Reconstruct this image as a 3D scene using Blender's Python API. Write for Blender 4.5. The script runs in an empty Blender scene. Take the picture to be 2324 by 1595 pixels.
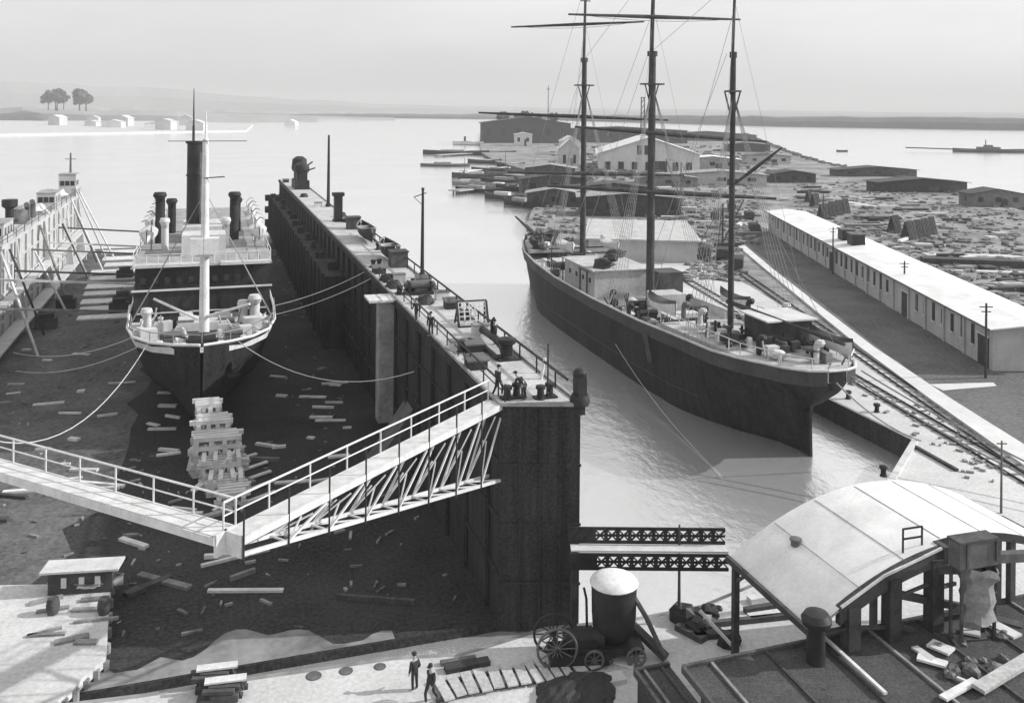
import bpy, bmesh, math, random
from mathutils import Vector, Matrix
random.seed(7)
R = random.Random(11)
sc = bpy.context.scene
COL = sc.collection
rad = math.radians

# ------------------------------------------------------------------ camera model
# the photograph measured on a 2324 x 1595 grid; the lens axis is level, 30 m above the water
CAMZ, F, CX, CY, ROLL = 30.0, 2100.0, 1162.0, 250.0, rad(0.5)
def ray(px, py):
    u, v = px-CX, py-CY
    return (u*math.cos(ROLL)+v*math.sin(ROLL), -u*math.sin(ROLL)+v*math.cos(ROLL))
def G(px, py, z=2.0):                # picture point lying on the level z -> place on that level
    a, b = ray(px, py)
    d = (CAMZ-z)*F/b
    return Vector((a*d/F, d, z))
def S(px, py, d):                    # picture point at depth d
    a, b = ray(px, py)
    return Vector((a*d/F, d, CAMZ-b*d/F))

cam = bpy.data.cameras.new('camera')
camo = bpy.data.objects.new('camera', cam)
COL.objects.link(camo)
camo.location = (0, 0, CAMZ)
camo.rotation_mode = 'QUATERNION'
camo.rotation_quaternion = (Matrix.Rotation(rad(90), 4, 'X') @ Matrix.Rotation(ROLL, 4, 'Z')).to_quaternion()
cam.sensor_width = 36
cam.lens = 36*F/2324
cam.shift_x = 0
cam.shift_y = -(797.5-CY)/2324
cam.clip_start = 0.5
cam.clip_end = 20000
sc.camera = camo

# ------------------------------------------------------------------ materials (monochrome)
def mat(name, lo, hi, scale=0.5, rough=0.8, grain=0.25, gscale=6.0, streak=0.0, bump=0.0, spec=0.3, rnd=0.0, edge=(0.35, 0.65)):
    m = bpy.data.materials.new(name)
    m.use_nodes = True
    nt = m.node_tree
    N, L = nt.nodes, nt.links
    b = N['Principled BSDF']
    b.inputs['Roughness'].default_value = rough
    b.inputs['Specular IOR Level'].default_value = spec
    tc = N.new('ShaderNodeTexCoord')
    def noise(sc_, det, vec=None):
        n = N.new('ShaderNodeTexNoise')
        n.inputs['Scale'].default_value = sc_
        n.inputs['Detail'].default_value = det
        n.inputs['Roughness'].default_value = 0.65
        L.new(vec if vec else tc.outputs['Object'], n.inputs['Vector'])
        return n.outputs['Fac']
    def math_(op, a, c):
        n = N.new('ShaderNodeMath'); n.operation = op
        for i, x in enumerate((a, c)):
            if isinstance(x, (int, float)): n.inputs[i].default_value = x
            else: L.new(x, n.inputs[i])
        return n.outputs[0]
    def ramp(x, e0, e1):
        n = N.new('ShaderNodeMapRange')
        L.new(x, n.inputs[0])
        n.inputs[1].default_value, n.inputs[2].default_value = e0, e1
        return n.outputs[0]
    fac = ramp(noise(scale, 6), *edge)
    if streak:
        mp = N.new('ShaderNodeMapping')
        mp.inputs['Scale'].default_value = (1, 1, 0.07)
        L.new(tc.outputs['Object'], mp.inputs['Vector'])
        st = ramp(noise(1.6, 5, mp.outputs[0]), 0.35, 0.7)
        fac = math_('ADD', math_('MULTIPLY', fac, 1-streak), math_('MULTIPLY', st, streak))
    if grain:
        g = ramp(noise(gscale, 3), 0.3, 0.7)
        fac = math_('ADD', math_('MULTIPLY', fac, 1-grain), math_('MULTIPLY', g, grain))
    v = math_('ADD', math_('MULTIPLY', fac, hi-lo), lo)
    if rnd:
        oi = N.new('ShaderNodeObjectInfo')
        v = math_('MULTIPLY', v, math_('ADD', math_('MULTIPLY', oi.outputs['Random'], 2*rnd), 1-rnd))
    cmb = N.new('ShaderNodeCombineColor')
    for i in range(3): L.new(v, cmb.inputs[i])
    L.new(cmb.outputs[0], b.inputs['Base Color'])
    if bump:
        bp = N.new('ShaderNodeBump')
        bp.inputs['Strength'].default_value = bump
        bp.inputs['Distance'].default_value = 0.1
        L.new(noise(gscale, 4), bp.inputs['Height'])
        L.new(bp.outputs[0], b.inputs['Normal'])
    return m

M = {
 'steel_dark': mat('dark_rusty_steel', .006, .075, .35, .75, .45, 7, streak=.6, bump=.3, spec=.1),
 'steel_sunlit': mat('sunlit_steel_plating', .30, .62, .3, .75, .25, 3, streak=.5, bump=.2),  # left dock wall: brightness of its sunlit face put into the base colour
 'steel_grey': mat('grey_iron', .06, .16, .8, .6, .3, 8),
 'hull_black': mat('black_hull_paint', .003, .06, .25, .6, .45, 5, streak=.6, spec=.1),
 'hull_grey': mat('grey_hull_strake', .025, .09, .4, .6, .3, 4, streak=.4),
 'deck': mat('worn_pale_deck', .24, .62, .5, .85, .5, 6, edge=(.3, .7)),
 'deck_old': mat('old_grey_deck', .16, .42, .6, .85, .4, 5),
 'plank': mat('pale_timber', .42, .68, 1.2, .85, .3, 9, rnd=.15),
 'wood': mat('weathered_timber', .12, .30, 1.0, .9, .35, 8, rnd=.3),
 'wood_dark': mat('dark_timber', .03, .09, 1.0, .9, .35, 8, rnd=.3),
 'tar': mat('tarred_felt', .02, .10, .8, .9, .65, 9, bump=.4),
 'white': mat('white_paint', .45, .80, .8, .6, .4, 5, streak=.35),
 'white_old': mat('dirty_white_paint', .40, .68, .8, .7, .3, 6, streak=.3),
 'roof_pale': mat('pale_sheet_roof', .56, .84, .35, .6, .35, 6, streak=.0),
 'plaster': mat('grey_plaster', .34, .54, .4, .9, .25, 4, streak=.4),
 'plaster_white': mat('white_plaster', .50, .68, .3, .9, .2, 3, streak=.4),
 'glass': mat('dark_window', .015, .03, 1, .2, 0, 5, spec=.5),
 'black': mat('black_iron', .012, .035, 1, .55, .2, 8),
 'rope': mat('hemp_rope', .18, .3, 3, .9, .2, 20),
 'rope_pale': mat('pale_rope', .45, .6, 3, .9, .2, 20),
 'canvas': mat('pale_canvas', .45, .62, 1.5, .9, .3, 10, bump=.4),
 'cloth_dark': mat('dark_work_clothes', .02, .05, 4, .9, .2, 20),
 'cloth_pale': mat('pale_work_clothes', .35, .5, 4, .9, .2, 20),
 'skin': mat('skin', .3, .38, 4, .6, .1, 20),
 'coal': mat('coal', .015, .06, 2.5, .7, .6, 9, bump=.8),
 'yard': mat('yard_ground', .07, .36, .07, .95, .5, .55, bump=.5, edge=(.4, .6)),
 'pale_ground': mat('pale_quay_paving', .34, .66, .18, .95, .5, 4, edge=(.3, .7)),
 'cinder': mat('dark_cinder_ground', .04, .18, .15, .95, .6, 2.5, bump=.4),
 'path': mat('pale_concrete_path', .5, .66, .3, .9, .3, 3),
 'stone': mat('dark_quay_stone', .04, .12, .5, .9, .4, 3, streak=.5, bump=.5),
 'rubble': mat('rubble', .05, .34, .35, .95, .4, 1.5, edge=(.42,.58)),
 'floor': mat('wet_shaded_dock_floor', .006, .07, .12, .85, .6, 4, bump=.5, spec=.1),  # wet floor, with the right wall's shade darkened into the colour
 'floor_sunlit': mat('sunlit_dock_floor', .03, .17, .16, .9, .6, 3, bump=.5, edge=(.38, .64)),  # lighter copy of the dock floor, sunlight put into its colour
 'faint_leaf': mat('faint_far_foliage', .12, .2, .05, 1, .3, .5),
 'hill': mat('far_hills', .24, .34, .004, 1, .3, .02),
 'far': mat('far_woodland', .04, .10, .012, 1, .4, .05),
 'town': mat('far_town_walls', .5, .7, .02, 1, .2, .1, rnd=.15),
}
def water_mat():
    m = bpy.data.materials.new('silty_water'); m.use_nodes = True
    nt = m.node_tree; N, L = nt.nodes, nt.links
    b = N['Principled BSDF']
    tc = N.new('ShaderNodeTexCoord')
    n = N.new('ShaderNodeTexNoise'); n.inputs['Scale'].default_value = .03; n.inputs['Detail'].default_value = 5
    L.new(tc.outputs['Object'], n.inputs['Vector'])
    mr = N.new('ShaderNodeMapRange'); L.new(n.outputs['Fac'], mr.inputs[0])
    mr.inputs[1].default_value, mr.inputs[2].default_value = .3, .7
    mr.inputs[3].default_value, mr.inputs[4].default_value = .84, .92
    c = N.new('ShaderNodeCombineColor')
    for i in range(3): L.new(mr.outputs[0], c.inputs[i])
    L.new(c.outputs[0], b.inputs['Base Color'])
    b.inputs['Roughness'].default_value = .2
    b.inputs['Metallic'].default_value = .76
    b.inputs['IOR'].default_value = 1.45
    mp = N.new('ShaderNodeMapping'); mp.inputs['Scale'].default_value = (1, .55, 1); mp.inputs['Rotation'].default_value = (0, 0, .3)
    L.new(tc.outputs['Object'], mp.inputs['Vector'])
    w = N.new('ShaderNodeTexNoise'); w.inputs['Scale'].default_value = .9; w.inputs['Detail'].default_value = 6; w.inputs['Roughness'].default_value = .6
    L.new(mp.outputs[0], w.inputs['Vector'])
    bp = N.new('ShaderNodeBump'); bp.inputs['Strength'].default_value = .6; bp.inputs['Distance'].default_value = .16
    L.new(w.outputs['Fac'], bp.inputs['Height']); L.new(bp.outputs[0], b.inputs['Normal'])
    return m
M['water'] = water_mat()

# ------------------------------------------------------------------ mesh helpers
W = {}                                    # world matrix each object was made with
class MB:
    def __init__(s): s.v = []; s.f = []; s.g = []
    def add(s, vs, fs):
        o = len(s.v); s.g.append((o, len(s.f))); s.v += [Vector(p) for p in vs]; s.f += [[o+i for i in f] for f in fs]; return s
    def each(s, name, m, parent=None, smooth=False, fix=False):   # every added shape becomes an object of its own
        g = s.g+[(len(s.v), len(s.f))]; out = []
        for (a, fa), (b, fb) in zip(g, g[1:]):
            q = MB(); q.v = s.v[a:b]; q.f = [[i-a for i in f] for f in s.f[fa:fb]]; out.append(q.build(name, m, parent, smooth, fix))
        return out
    def box(s, c, d, rz=0, rx=0, ry=0):
        m = Matrix.Translation(Vector(c)) @ Matrix.Rotation(rz, 4, 'Z') @ Matrix.Rotation(ry, 4, 'Y') @ Matrix.Rotation(rx, 4, 'X')
        x, y, z = d[0]/2, d[1]/2, d[2]/2
        vs = [m @ Vector(p) for p in ((-x,-y,-z),(x,-y,-z),(x,y,-z),(-x,y,-z),(-x,-y,z),(x,-y,z),(x,y,z),(-x,y,z))]
        return s.add(vs, [(3,2,1,0),(4,5,6,7),(0,1,5,4),(1,2,6,5),(2,3,7,6),(3,0,4,7)])
    def beam(s, p, q, w, h=None):
        p, q = Vector(p), Vector(q); h = h or w; a = q-p
        up = Vector((0,0,1)) if abs(a.normalized().z) < .98 else Vector((0,1,0))
        r = a.cross(up).normalized()*(w/2); u = r.cross(a).normalized()*(h/2)
        vs = [p-r-u, p+r-u, p+r+u, p-r+u, q-r-u, q+r-u, q+r+u, q-r+u]
        return s.add(vs, [(0,1,2,3),(7,6,5,4),(0,4,5,1),(1,5,6,2),(2,6,7,3),(3,7,4,0)])
    def tube(s, p, q, r0, r1=None, n=8):
        p, q = Vector(p), Vector(q); r1 = r0 if r1 is None else r1; a = (q-p).normalized()
        up = Vector((0,0,1)) if abs(a.z) < .9 else Vector((1,0,0))
        e = a.cross(up).normalized(); g = a.cross(e)
        vs = []
        for c, r in ((p, r0), (q, r1)):
            for i in range(n):
                t = 2*math.pi*i/n; vs.append(c+e*(r*math.cos(t))+g*(r*math.sin(t)))
        fs = [(i, (i+1) % n, n+(i+1) % n, n+i) for i in range(n)]
        fs += [tuple(range(n-1, -1, -1)), tuple(range(n, 2*n))]
        return s.add(vs, fs)
    def path(s, pts, r, n=5):
        for a, b in zip(pts, pts[1:]): s.tube(a, b, r, r, n)
        return s
    def lathe(s, prof, c, n=16):
        c = Vector(c); vs = []; fs = []
        for (r, z) in prof:
            for i in range(n):
                t = 2*math.pi*i/n; vs.append(c+Vector((r*math.cos(t), r*math.sin(t), z)))
        for k in range(len(prof)-1):
            for i in range(n):
                j = (i+1) % n; fs.append((k*n+i, k*n+j, (k+1)*n+j, (k+1)*n+i))
        fs += [tuple(range(n-1, -1, -1)), tuple((len(prof)-1)*n+i for i in range(n))]
        return s.add(vs, fs)
    def prism(s, poly, z0, z1):
        n = len(poly); a = sum(poly[i][0]*poly[(i+1) % n][1]-poly[(i+1) % n][0]*poly[i][1] for i in range(n))
        if a < 0: poly = poly[::-1]
        vs = [(p[0], p[1], z0) for p in poly]+[(p[0], p[1], z1) for p in poly]
        fs = [tuple(range(n-1, -1, -1)), tuple(range(n, 2*n))]+[(i, (i+1) % n, n+(i+1) % n, n+i) for i in range(n)]
        return s.add(vs, fs)
    def slab(s, quad, th):                # a sheet of any outline given thickness downwards
        q = [Vector(p) for p in quad]; n = len(q)
        vs = q+[p-Vector((0,0,th)) for p in q]
        return s.add(vs, [tuple(range(n)), tuple(range(2*n-1, n-1, -1))]+[(i, n+i, n+(i+1) % n, (i+1) % n) for i in range(n)])
    def grid(s, rows, closed=False):
        n = len(rows[0]); vs = [p for r in rows for p in r]; fs = []
        for i in range(len(rows)-1):
            for j in range(n if closed else n-1):
                k = (j+1) % n; fs.append((i*n+j, i*n+k, (i+1)*n+k, (i+1)*n+j))
        return s.add(vs, fs)
    def blob(s, c, r, rz=1.0, n=8, jit=.25):
        c = Vector(c); rows = []
        for i in range(1, 6):
            ph = math.pi*i/6; rows.append([c+Vector((r*math.sin(ph)*math.cos(2*math.pi*j/n), r*math.sin(ph)*math.sin(2*math.pi*j/n), r*rz*math.cos(ph)))*1.0 for j in range(n)])
        for row in rows:
            for k in range(n): row[k] = c+(row[k]-c)*(1+R.uniform(-jit, jit))
        o = len(s.v); s.grid(rows, True); s.f.append([o+j for j in range(n)][::-1]); s.f.append([o+4*n+j for j in range(n)]); return s
    def build(s, name, m, parent=None, smooth=False, fix=False):
        me = bpy.data.meshes.new(name)
        inv = W[parent].inverted() if parent is not None and not fix else Matrix()
        me.from_pydata([inv @ p for p in s.v], [], s.f)
        me.update()
        bm = bmesh.new(); bm.from_mesh(me); bmesh.ops.recalc_face_normals(bm, faces=bm.faces); bm.to_mesh(me); bm.free()
        me.materials.append(M[m] if isinstance(m, str) else m)
        if smooth:
            me.shade_smooth()
            try: me.set_sharp_from_angle(angle=rad(40))
            except Exception: pass
        o = bpy.data.objects.new(name, me); COL.objects.link(o)
        if parent is not None: o.parent = parent; W[o] = W[parent]
        else: W[o] = Matrix()
        return o
def tag(o, label=None, cat=None, group=None, kind=None):
    if label: o['label'] = label
    if cat: o['category'] = cat
    if group: o['group'] = group
    if kind: o['kind'] = kind
    return o
def thing(name, label, cat, loc=(0,0,0), rz=0, group=None):
    o = bpy.data.objects.new(name, None); COL.objects.link(o)
    o.empty_display_size = .5
    o.location = loc; o.rotation_euler = (0, 0, rz)
    W[o] = Matrix.Translation(Vector(loc)) @ Matrix.Rotation(rz, 4, 'Z')
    return tag(o, label, cat, group)
def dup(root, loc, rz=0, label=None, group=None, scale=None):
    kids = {}
    for o in list(bpy_children(root)): kids[o] = list(bpy_children(o))
    r = root.copy(); COL.objects.link(r); r.location = loc; r.rotation_euler = (0, 0, rz)
    if scale: r.scale = scale
    if label: r['label'] = label
    if group: r['group'] = group
    for ch, subs in kids.items():
        c = ch.copy(); COL.objects.link(c); c.parent = r; CH.setdefault(r, []).append(c)
        for g in subs:
            d = g.copy(); COL.objects.link(d); d.parent = c
    return r
CH = {}
def bpy_children(o): return [x for x in COL.objects if x.parent == o]
def struct(mb, name, m, smooth=False): return tag(mb.build(name, m, None, smooth), kind='structure')
ORD = ['nearest', 'second', 'third', 'fourth', 'fifth', 'sixth', 'seventh', 'eighth', 'ninth', 'tenth', 'eleventh', 'twelfth', 'thirteenth', 'fourteenth', 'fifteenth', 'sixteenth']
def V(*a): return Vector(a)
def lerp(a, b, t): return a+(b-a)*t
def sag(p, q, s, n=10):
    p, q = Vector(p), Vector(q)
    return [p.lerp(q, i/n)-Vector((0, 0, s*4*(i/n)*(1-i/n))) for i in range(n+1)]
def hull(st, fr, m=8):
    """st: (s, z_keel, z_deck, half_keel, half_deck, fullness); fr(s,t,z) -> place"""
    rows = []
    for (s_, zk, zd, bk, bd, e, rk) in st:
        row = []
        for j in range(-m, m+1):
            a = abs(j)/m; sg = 1 if j > 0 else -1
            z = zk+(zd-zk)*a**1.6
            b = (bk+(bd-bk)*a**e)*(1 if j else 0)*sg
            row.append(fr(s_+rk*a, b, z))
        rows.append(row)
    return rows

# ------------------------------------------------------------------ light
SUN = Vector((0.995*math.cos(rad(28.7)), 0.1*math.cos(rad(28.7)), math.sin(rad(28.7)))).normalized()
sun = bpy.data.lights.new('sun', 'SUN'); sun.energy = 5.0; sun.angle = rad(.6); sun.color = (1, .995, .985)
so = bpy.data.objects.new('sun', sun); COL.objects.link(so)
so.rotation_mode = 'QUATERNION'; so.rotation_quaternion = SUN.to_track_quat('Z', 'Y'); so.location = (80, 10, 60)
w = bpy.data.worlds.new('World'); sc.world = w; w.use_nodes = True
nt = w.node_tree; bg = nt.nodes['Background']
sky = nt.nodes.new('ShaderNodeTexSky'); sky.sky_type = 'NISHITA'; sky.sun_disc = False
sky.sun_elevation = rad(28.7); sky.sun_rotation = math.atan2(.995, .1)
sky.dust_density = 6; sky.air_density = 1.0
bw = nt.nodes.new('ShaderNodeRGBToBW'); nt.links.new(sky.outputs[0], bw.inputs[0])
pw = nt.nodes.new('ShaderNodeMath'); pw.operation = 'POWER'; nt.links.new(bw.outputs[0], pw.inputs[0]); pw.inputs[1].default_value = .22   # milky, evenly bright sky
ml = nt.nodes.new('ShaderNodeMath'); ml.operation = 'MULTIPLY'; nt.links.new(pw.outputs[0], ml.inputs[0]); ml.inputs[1].default_value = 6.0
tcw = nt.nodes.new('ShaderNodeTexCoord'); mpw = nt.nodes.new('ShaderNodeMapping'); mpw.inputs['Scale'].default_value = (2.2, 2.2, 7); nt.links.new(tcw.outputs['Generated'], mpw.inputs['Vector'])
cn = nt.nodes.new('ShaderNodeTexNoise'); cn.inputs['Scale'].default_value = 1.6; cn.inputs['Detail'].default_value = 7; nt.links.new(mpw.outputs[0], cn.inputs['Vector'])
cr = nt.nodes.new('ShaderNodeMapRange'); nt.links.new(cn.outputs['Fac'], cr.inputs[0]); cr.inputs[1].default_value = .3; cr.inputs[2].default_value = .7; cr.inputs[3].default_value = .93; cr.inputs[4].default_value = 1.1   # thin high cloud
mc = nt.nodes.new('ShaderNodeMath'); mc.operation = 'MULTIPLY'; nt.links.new(ml.outputs[0], mc.inputs[0]); nt.links.new(cr.outputs[0], mc.inputs[1])
nt.links.new(mc.outputs[0], bg.inputs[0]); bg.inputs[1].default_value = .12
sc.view_settings.view_transform = 'Standard'; sc.view_settings.look = 'None'; sc.view_settings.exposure = 0; sc.view_settings.gamma = 1
HAZE = 0.00022
# ================================================================== SETTING
m = MB().add([(-9000,-300,0),(9000,-300,0),(9000,14000,0),(-9000,14000,0)], [(0,1,2,3)])
struct(m, 'water', 'water')
# quay and peninsula, one sheet with skirts
land = [G(-400,1660), G(330,1572), G(530,1540), G(900,1488), G(1050,1480), V(2,50.2,2), V(7,51.2,2), V(11,52.6,2), V(16,56,2), V(22,61.5,2), V(28,68.6,2), V(34.7,79,2),
        V(30.9,91.7,2), V(22.4,120,2), V(13.8,150,2), V(9,185,2), G(1195,508), G(1208,476), G(1236,446), G(1242,412), G(1195,386), G(1125,366), G(1092,346), G(1088,320), G(1090,300),
        G(1340,296), G(1690,303), G(1780,342), G(1860,368), G(1920,380), G(2035,398), G(2130,433), G(2225,452), G(2330,480), V(175,235,2), V(240,180,2), V(240,20,2), V(-60,20,2)]
top, n = [V(p.x,p.y,2) for p in land], len(land)
bot = [V(p.x,p.y,-2) for p in land]
m = MB(); m.add(top, [tuple(range(n))]); struct(m, 'ground', 'yard')
m = MB(); m.add([p-V(0,0,.004) for p in top]+bot, [(i,(i+1)%n,n+(i+1)%n,n+i) for i in range(n)]); struct(m, 'quay_wall', 'stone')
# paving close to us, pale strip along the barque, dark cinder road before the shed, pale path
def patch(name, pts, mt, z, jag=0):
    out = []
    for a, b in zip(pts, pts[1:]+pts[:1]):
        k = max(1, int((Vector(b)-Vector(a)).length/3)) if jag else 1
        for i in range(k):
            p = Vector(a).lerp(Vector(b), i/k); out.append(V(p.x+(R.uniform(-jag,jag) if i else 0), p.y+(R.uniform(-jag,jag) if i else 0), z))
    mb = MB().add(out, [tuple(range(len(out)))])
    return struct(mb, name, mt)
near = [p+V(0,-.0,0) for p in land[:11]]
patch('quay_pavement', [V(-60,21,0)]+[V(p.x,p.y-.35,0) for p in land[:10]]+[V(27.6,67.4,0), V(34,70.5,0), V(40.5,71,0), V(60,74,0), V(60,21,0)], 'pale_ground', 2.012)
patch('quay_apron', [V(28.3,68.9,0),V(34.9,79.2,0),V(31.2,91.9,0),V(22.7,120,0),V(14.2,150,0),V(10,184,0),V(34,190,0),V(38.5,150,0),V(40.6,110,0),V(40.2,78,0),V(46,66,0),V(38,66,0)], 'pale_ground', 2.004)
patch('cinder_road', [V(43.4,76,0),V(43.4,110,0),V(44.5,150,0),V(48.5,195,0),V(51,235,0),V(61.5,225,0),V(57,165,0),V(53.6,112,0),V(58,100,0),V(90,96,0),V(90,72,0)], 'cinder', 2.008, .5)
patch('path', [V(40.8,70,0),V(41.0,90,0),V(41.6,110,0),V(43.2,135,0),V(45.2,165,0),V(47.2,193,0),V(48.8,193,0),V(46.6,165,0),V(44.7,135,0),V(43.3,110,0),V(43.1,90,0),V(43.6,70,0)], 'path', 2.25)
m = MB()
pp = [V(40.8,70,0),V(41.0,90,0),V(41.6,110,0),V(43.2,135,0),V(45.2,165,0),V(47.2,193,0)]
qq = [V(43.6,70,0),V(43.1,90,0),V(43.3,110,0),V(44.7,135,0),V(46.6,165,0),V(48.8,193,0)]
for L_ in (pp, qq):
    for a, b in zip(L_, L_[1:]): m.add([V(a.x,a.y,1.9),V(b.x,b.y,1.9),V(b.x,b.y,2.246),V(a.x,a.y,2.246)], [(0,1,2,3)])
struct(m, 'path_edge', 'path')
patch('side_path', [G(2110,872),G(2255,868),G(2262,876),G(2140,886)], 'path', 2.02)
# far shores
def ridge(name, pts, mt, depth=600, z0=-1, rough=.25, step=40):
    rows = [[], [], [], []]
    for (a, ha), (b, hb) in zip(pts, pts[1:]):
        a, b = Vector(a), Vector(b); k = max(2, int((b-a).length/step))
        for i in range(k):
            p = a.lerp(b, i/k); h = lerp(ha, hb, i/k)*(1+R.uniform(-rough, rough))
            d = V(p.x, p.y, 0).normalized()
            rows[0].append(V(p.x,p.y,z0)); rows[1].append(V(p.x,p.y,h*.6)); rows[2].append(V(p.x,p.y,0)+d*25+V(0,0,h)); rows[3].append(V(p.x,p.y,0)+d*depth+V(0,0,h*.95))
    return struct(MB().grid(rows), name, mt)
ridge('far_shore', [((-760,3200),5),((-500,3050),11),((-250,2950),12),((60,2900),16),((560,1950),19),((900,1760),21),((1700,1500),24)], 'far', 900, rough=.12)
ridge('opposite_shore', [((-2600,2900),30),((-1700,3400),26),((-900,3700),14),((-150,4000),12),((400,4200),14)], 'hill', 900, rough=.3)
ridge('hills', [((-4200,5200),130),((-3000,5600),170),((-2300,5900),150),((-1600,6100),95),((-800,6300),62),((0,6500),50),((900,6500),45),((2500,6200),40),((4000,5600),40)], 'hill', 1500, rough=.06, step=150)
m = MB().slab([V(*p) for p in ((-900,930,3),(-520,870,2.5),(-330,1150,2),(-420,1500,3),(-700,1900,3),(-1500,1900,3),(-1500,930,3))], 6)
struct(m, 'town_shore', 'pale_ground')

# ================================================================== FLOATING DOCK
P0 = V(-.53, 53.3, 0); U = V(-.3113, .9503, 0); NN = V(.9503, .3113, 0); TH = math.atan2(.3113, .9503)
def D(s, t, z): return P0+U*s+NN*t+V(0,0,z)
def DT(px, py, z=13):                       # picture point on the dock deck -> dock coordinates
    p = G(px, py, z)-P0; return p.x*U.x+p.y*U.y, p.x*NN.x+p.y*NN.y
DECK = 13.0
dock = thing('floating_dock', 'huge floating dry dock with tall dark side wall, holding the steamer', 'floating dock', (P0.x,P0.y,0), TH)
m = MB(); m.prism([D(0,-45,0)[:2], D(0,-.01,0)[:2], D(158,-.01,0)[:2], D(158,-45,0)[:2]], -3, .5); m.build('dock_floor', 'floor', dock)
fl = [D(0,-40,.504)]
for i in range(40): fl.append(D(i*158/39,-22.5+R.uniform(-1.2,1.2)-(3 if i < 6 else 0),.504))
fl.append(D(158,-40,.504)); m = MB().add(fl,[tuple(range(len(fl)))]); m.build('sunlit_floor_half', 'floor_sunlit', dock)  # sunlit left half of the floor painted lighter
# right wall with stiffeners, fenders and a deck
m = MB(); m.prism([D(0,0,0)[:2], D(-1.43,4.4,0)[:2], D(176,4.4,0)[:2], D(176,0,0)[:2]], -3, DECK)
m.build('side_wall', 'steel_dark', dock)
m = MB()
for i in range(36): m.beam(D(2+i*4.8, -.12, .5), D(2+i*4.8, -.12, 12.4), .22, .25)
for z in (3.4, 6.6, 9.8): m.beam(D(0,-.1,z), D(175,-.1,z), .16, .2)
m.beam(D(0,-.16,12.75), D(175,-.16,12.75), .3, .45); m.beam(D(-1.43,4.55,12.7), D(175,4.55,12.7), .3, .5)
for z in (9.6, 6.2, 2.8): m.beam(D(-.06,-.05,z), D(-1.49,4.45,z), .08, .14)
for k in (1.1, 2.2, 3.3): m.beam(D(-k/3.3*1.07-.07,k,-.5), D(-k/3.3*1.07-.07,k,12.9), .1, .12)
m.build('wall_stiffener', 'steel_dark', dock)
m = MB(); m.slab([D(-.15,.12,13.06), D(-1.5,4.3,13.06), D(175.9,4.3,13.06), D(175.9,.12,13.06)], .052); m.build('top_deck', 'deck', dock)
m = MB()
for a, b in ((D(-.12,-.05,13.1), D(-1.52,4.5,13.1)), (D(-1.52,4.45,13.1), D(175,4.45,13.1)), (D(0,-.02,13.1), D(175,-.02,13.1))): m.beam(a, b, .18, .2)
m.build('deck_coaming', 'deck_old', dock)
m = MB(); m.prism([D(64,-2.4,0)[:2],D(64,-.02,0)[:2],D(176,-.02,0)[:2],D(176,-2.4,0)[:2]],.5,9.4)
for i in range(24): m.beam(D(65+i*4.7,-2.5,.5),D(65+i*4.7,-2.5,9.6),.3,.35)
for z,q in ((8.8,.5),(6,.9),(3,.6),(1.5,1.2)): m.box(D(174+q,-2.0,z),(2.6,2+q,1.3),TH)
m.build('wall_ledge','steel_dark',dock)
m = MB()
for i in range(12): m.box(D(70+i*9.1,-1.2+R.uniform(-.6,.4),9.4+.4),(R.uniform(.6,1.4),R.uniform(.8,3),R.uniform(.5,1.4)),TH)
m.each('ledge_locker','steel_dark',dock)
# stair trunk on the inner face with its lit landing
s0, t0 = DT(880, 675)
m = MB(); m.box(D(s0,-.75,7.4), (1.5,1.7,10.8), TH); m.build('stair_trunk', 'deck_old', dock)
m = MB(); m.box(D(s0,-1.3,12.95), (2.4,2.9,.2), TH); m.build('stair_landing', 'plank', dock)
s1 = s0-7
m = MB(); m.add([D(s1-1.5,-.05,0.5),D(s1+1.5,-.05,.5),D(s1+1.5,-.05,5.5),D(s1-1.5,-.05,5.5),D(s1-1.5,-3.6,.5),D(s1+1.5,-3.6,.5)], [(0,1,2,3),(4,0,3),(1,5,2),(4,5,2,3),(0,4,5,1)]); m.build('wall_buttress', 'steel_grey', dock)
# left wall
m = MB(); m.prism([D(0,-40,0)[:2], D(0,-45,0)[:2], D(150,-45,0)[:2], D(150,-40,0)[:2]], -3, DECK-.2); m.build('side_wall', 'steel_sunlit', dock)['label'] = 'sunlit pale side wall'
m = MB()
for i in range(30): m.beam(D(3+i*4.9,-39.85,.5), D(3+i*4.9,-39.85,12.4), .3, .3)
for z in (3.6, 6.8, 10): m.beam(D(0,-39.88,z), D(150,-39.88,z), .24, .3)
m.build('wall_stiffener', 'steel_sunlit', dock)
m = MB(); m.slab([D(0,-40.1,12.86), D(150,-40.1,12.86), D(150,-44.9,12.86), D(0,-44.9,12.86)], .05); m.build('top_deck', 'deck', dock)
m = MB()
for i in range(26):
    a = 6+i*5.6
    m.beam(D(a,-39.9,12.86), D(a,-39.9,14), .08); 
m.beam(D(3,-39.9,13.95), D(149,-39.9,13.95), .07); m.beam(D(3,-39.9,13.45), D(149,-39.9,13.45), .05)
m.build('guard_rail', 'steel_grey', dock)
for (zz, w0) in ((6.5, 1.4), (2.2, 1.8)):
    m = MB(); m.slab([D(20,-39.7,zz), D(150,-39.7,zz), D(150,-39.7+w0,zz), D(20,-39.7+w0,zz)], .25); m.build('altar_step', 'white_old', dock)
for s in (40, 62, 84, 106, 128, 144):
    m = MB(); m.add([D(s-.4,-39.7,12.4),D(s+.4,-39.7,12.4),D(s+.4,-38.2,.5),D(s-.4,-38.2,.5),D(s-.4,-39.7,.5),D(s+.4,-39.7,.5)], [(0,1,2,3),(0,3,4),(1,5,2),(4,5,1,0),(3,2,5,4)]); m.build('wall_buttress', 'steel_sunlit', dock)
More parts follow.
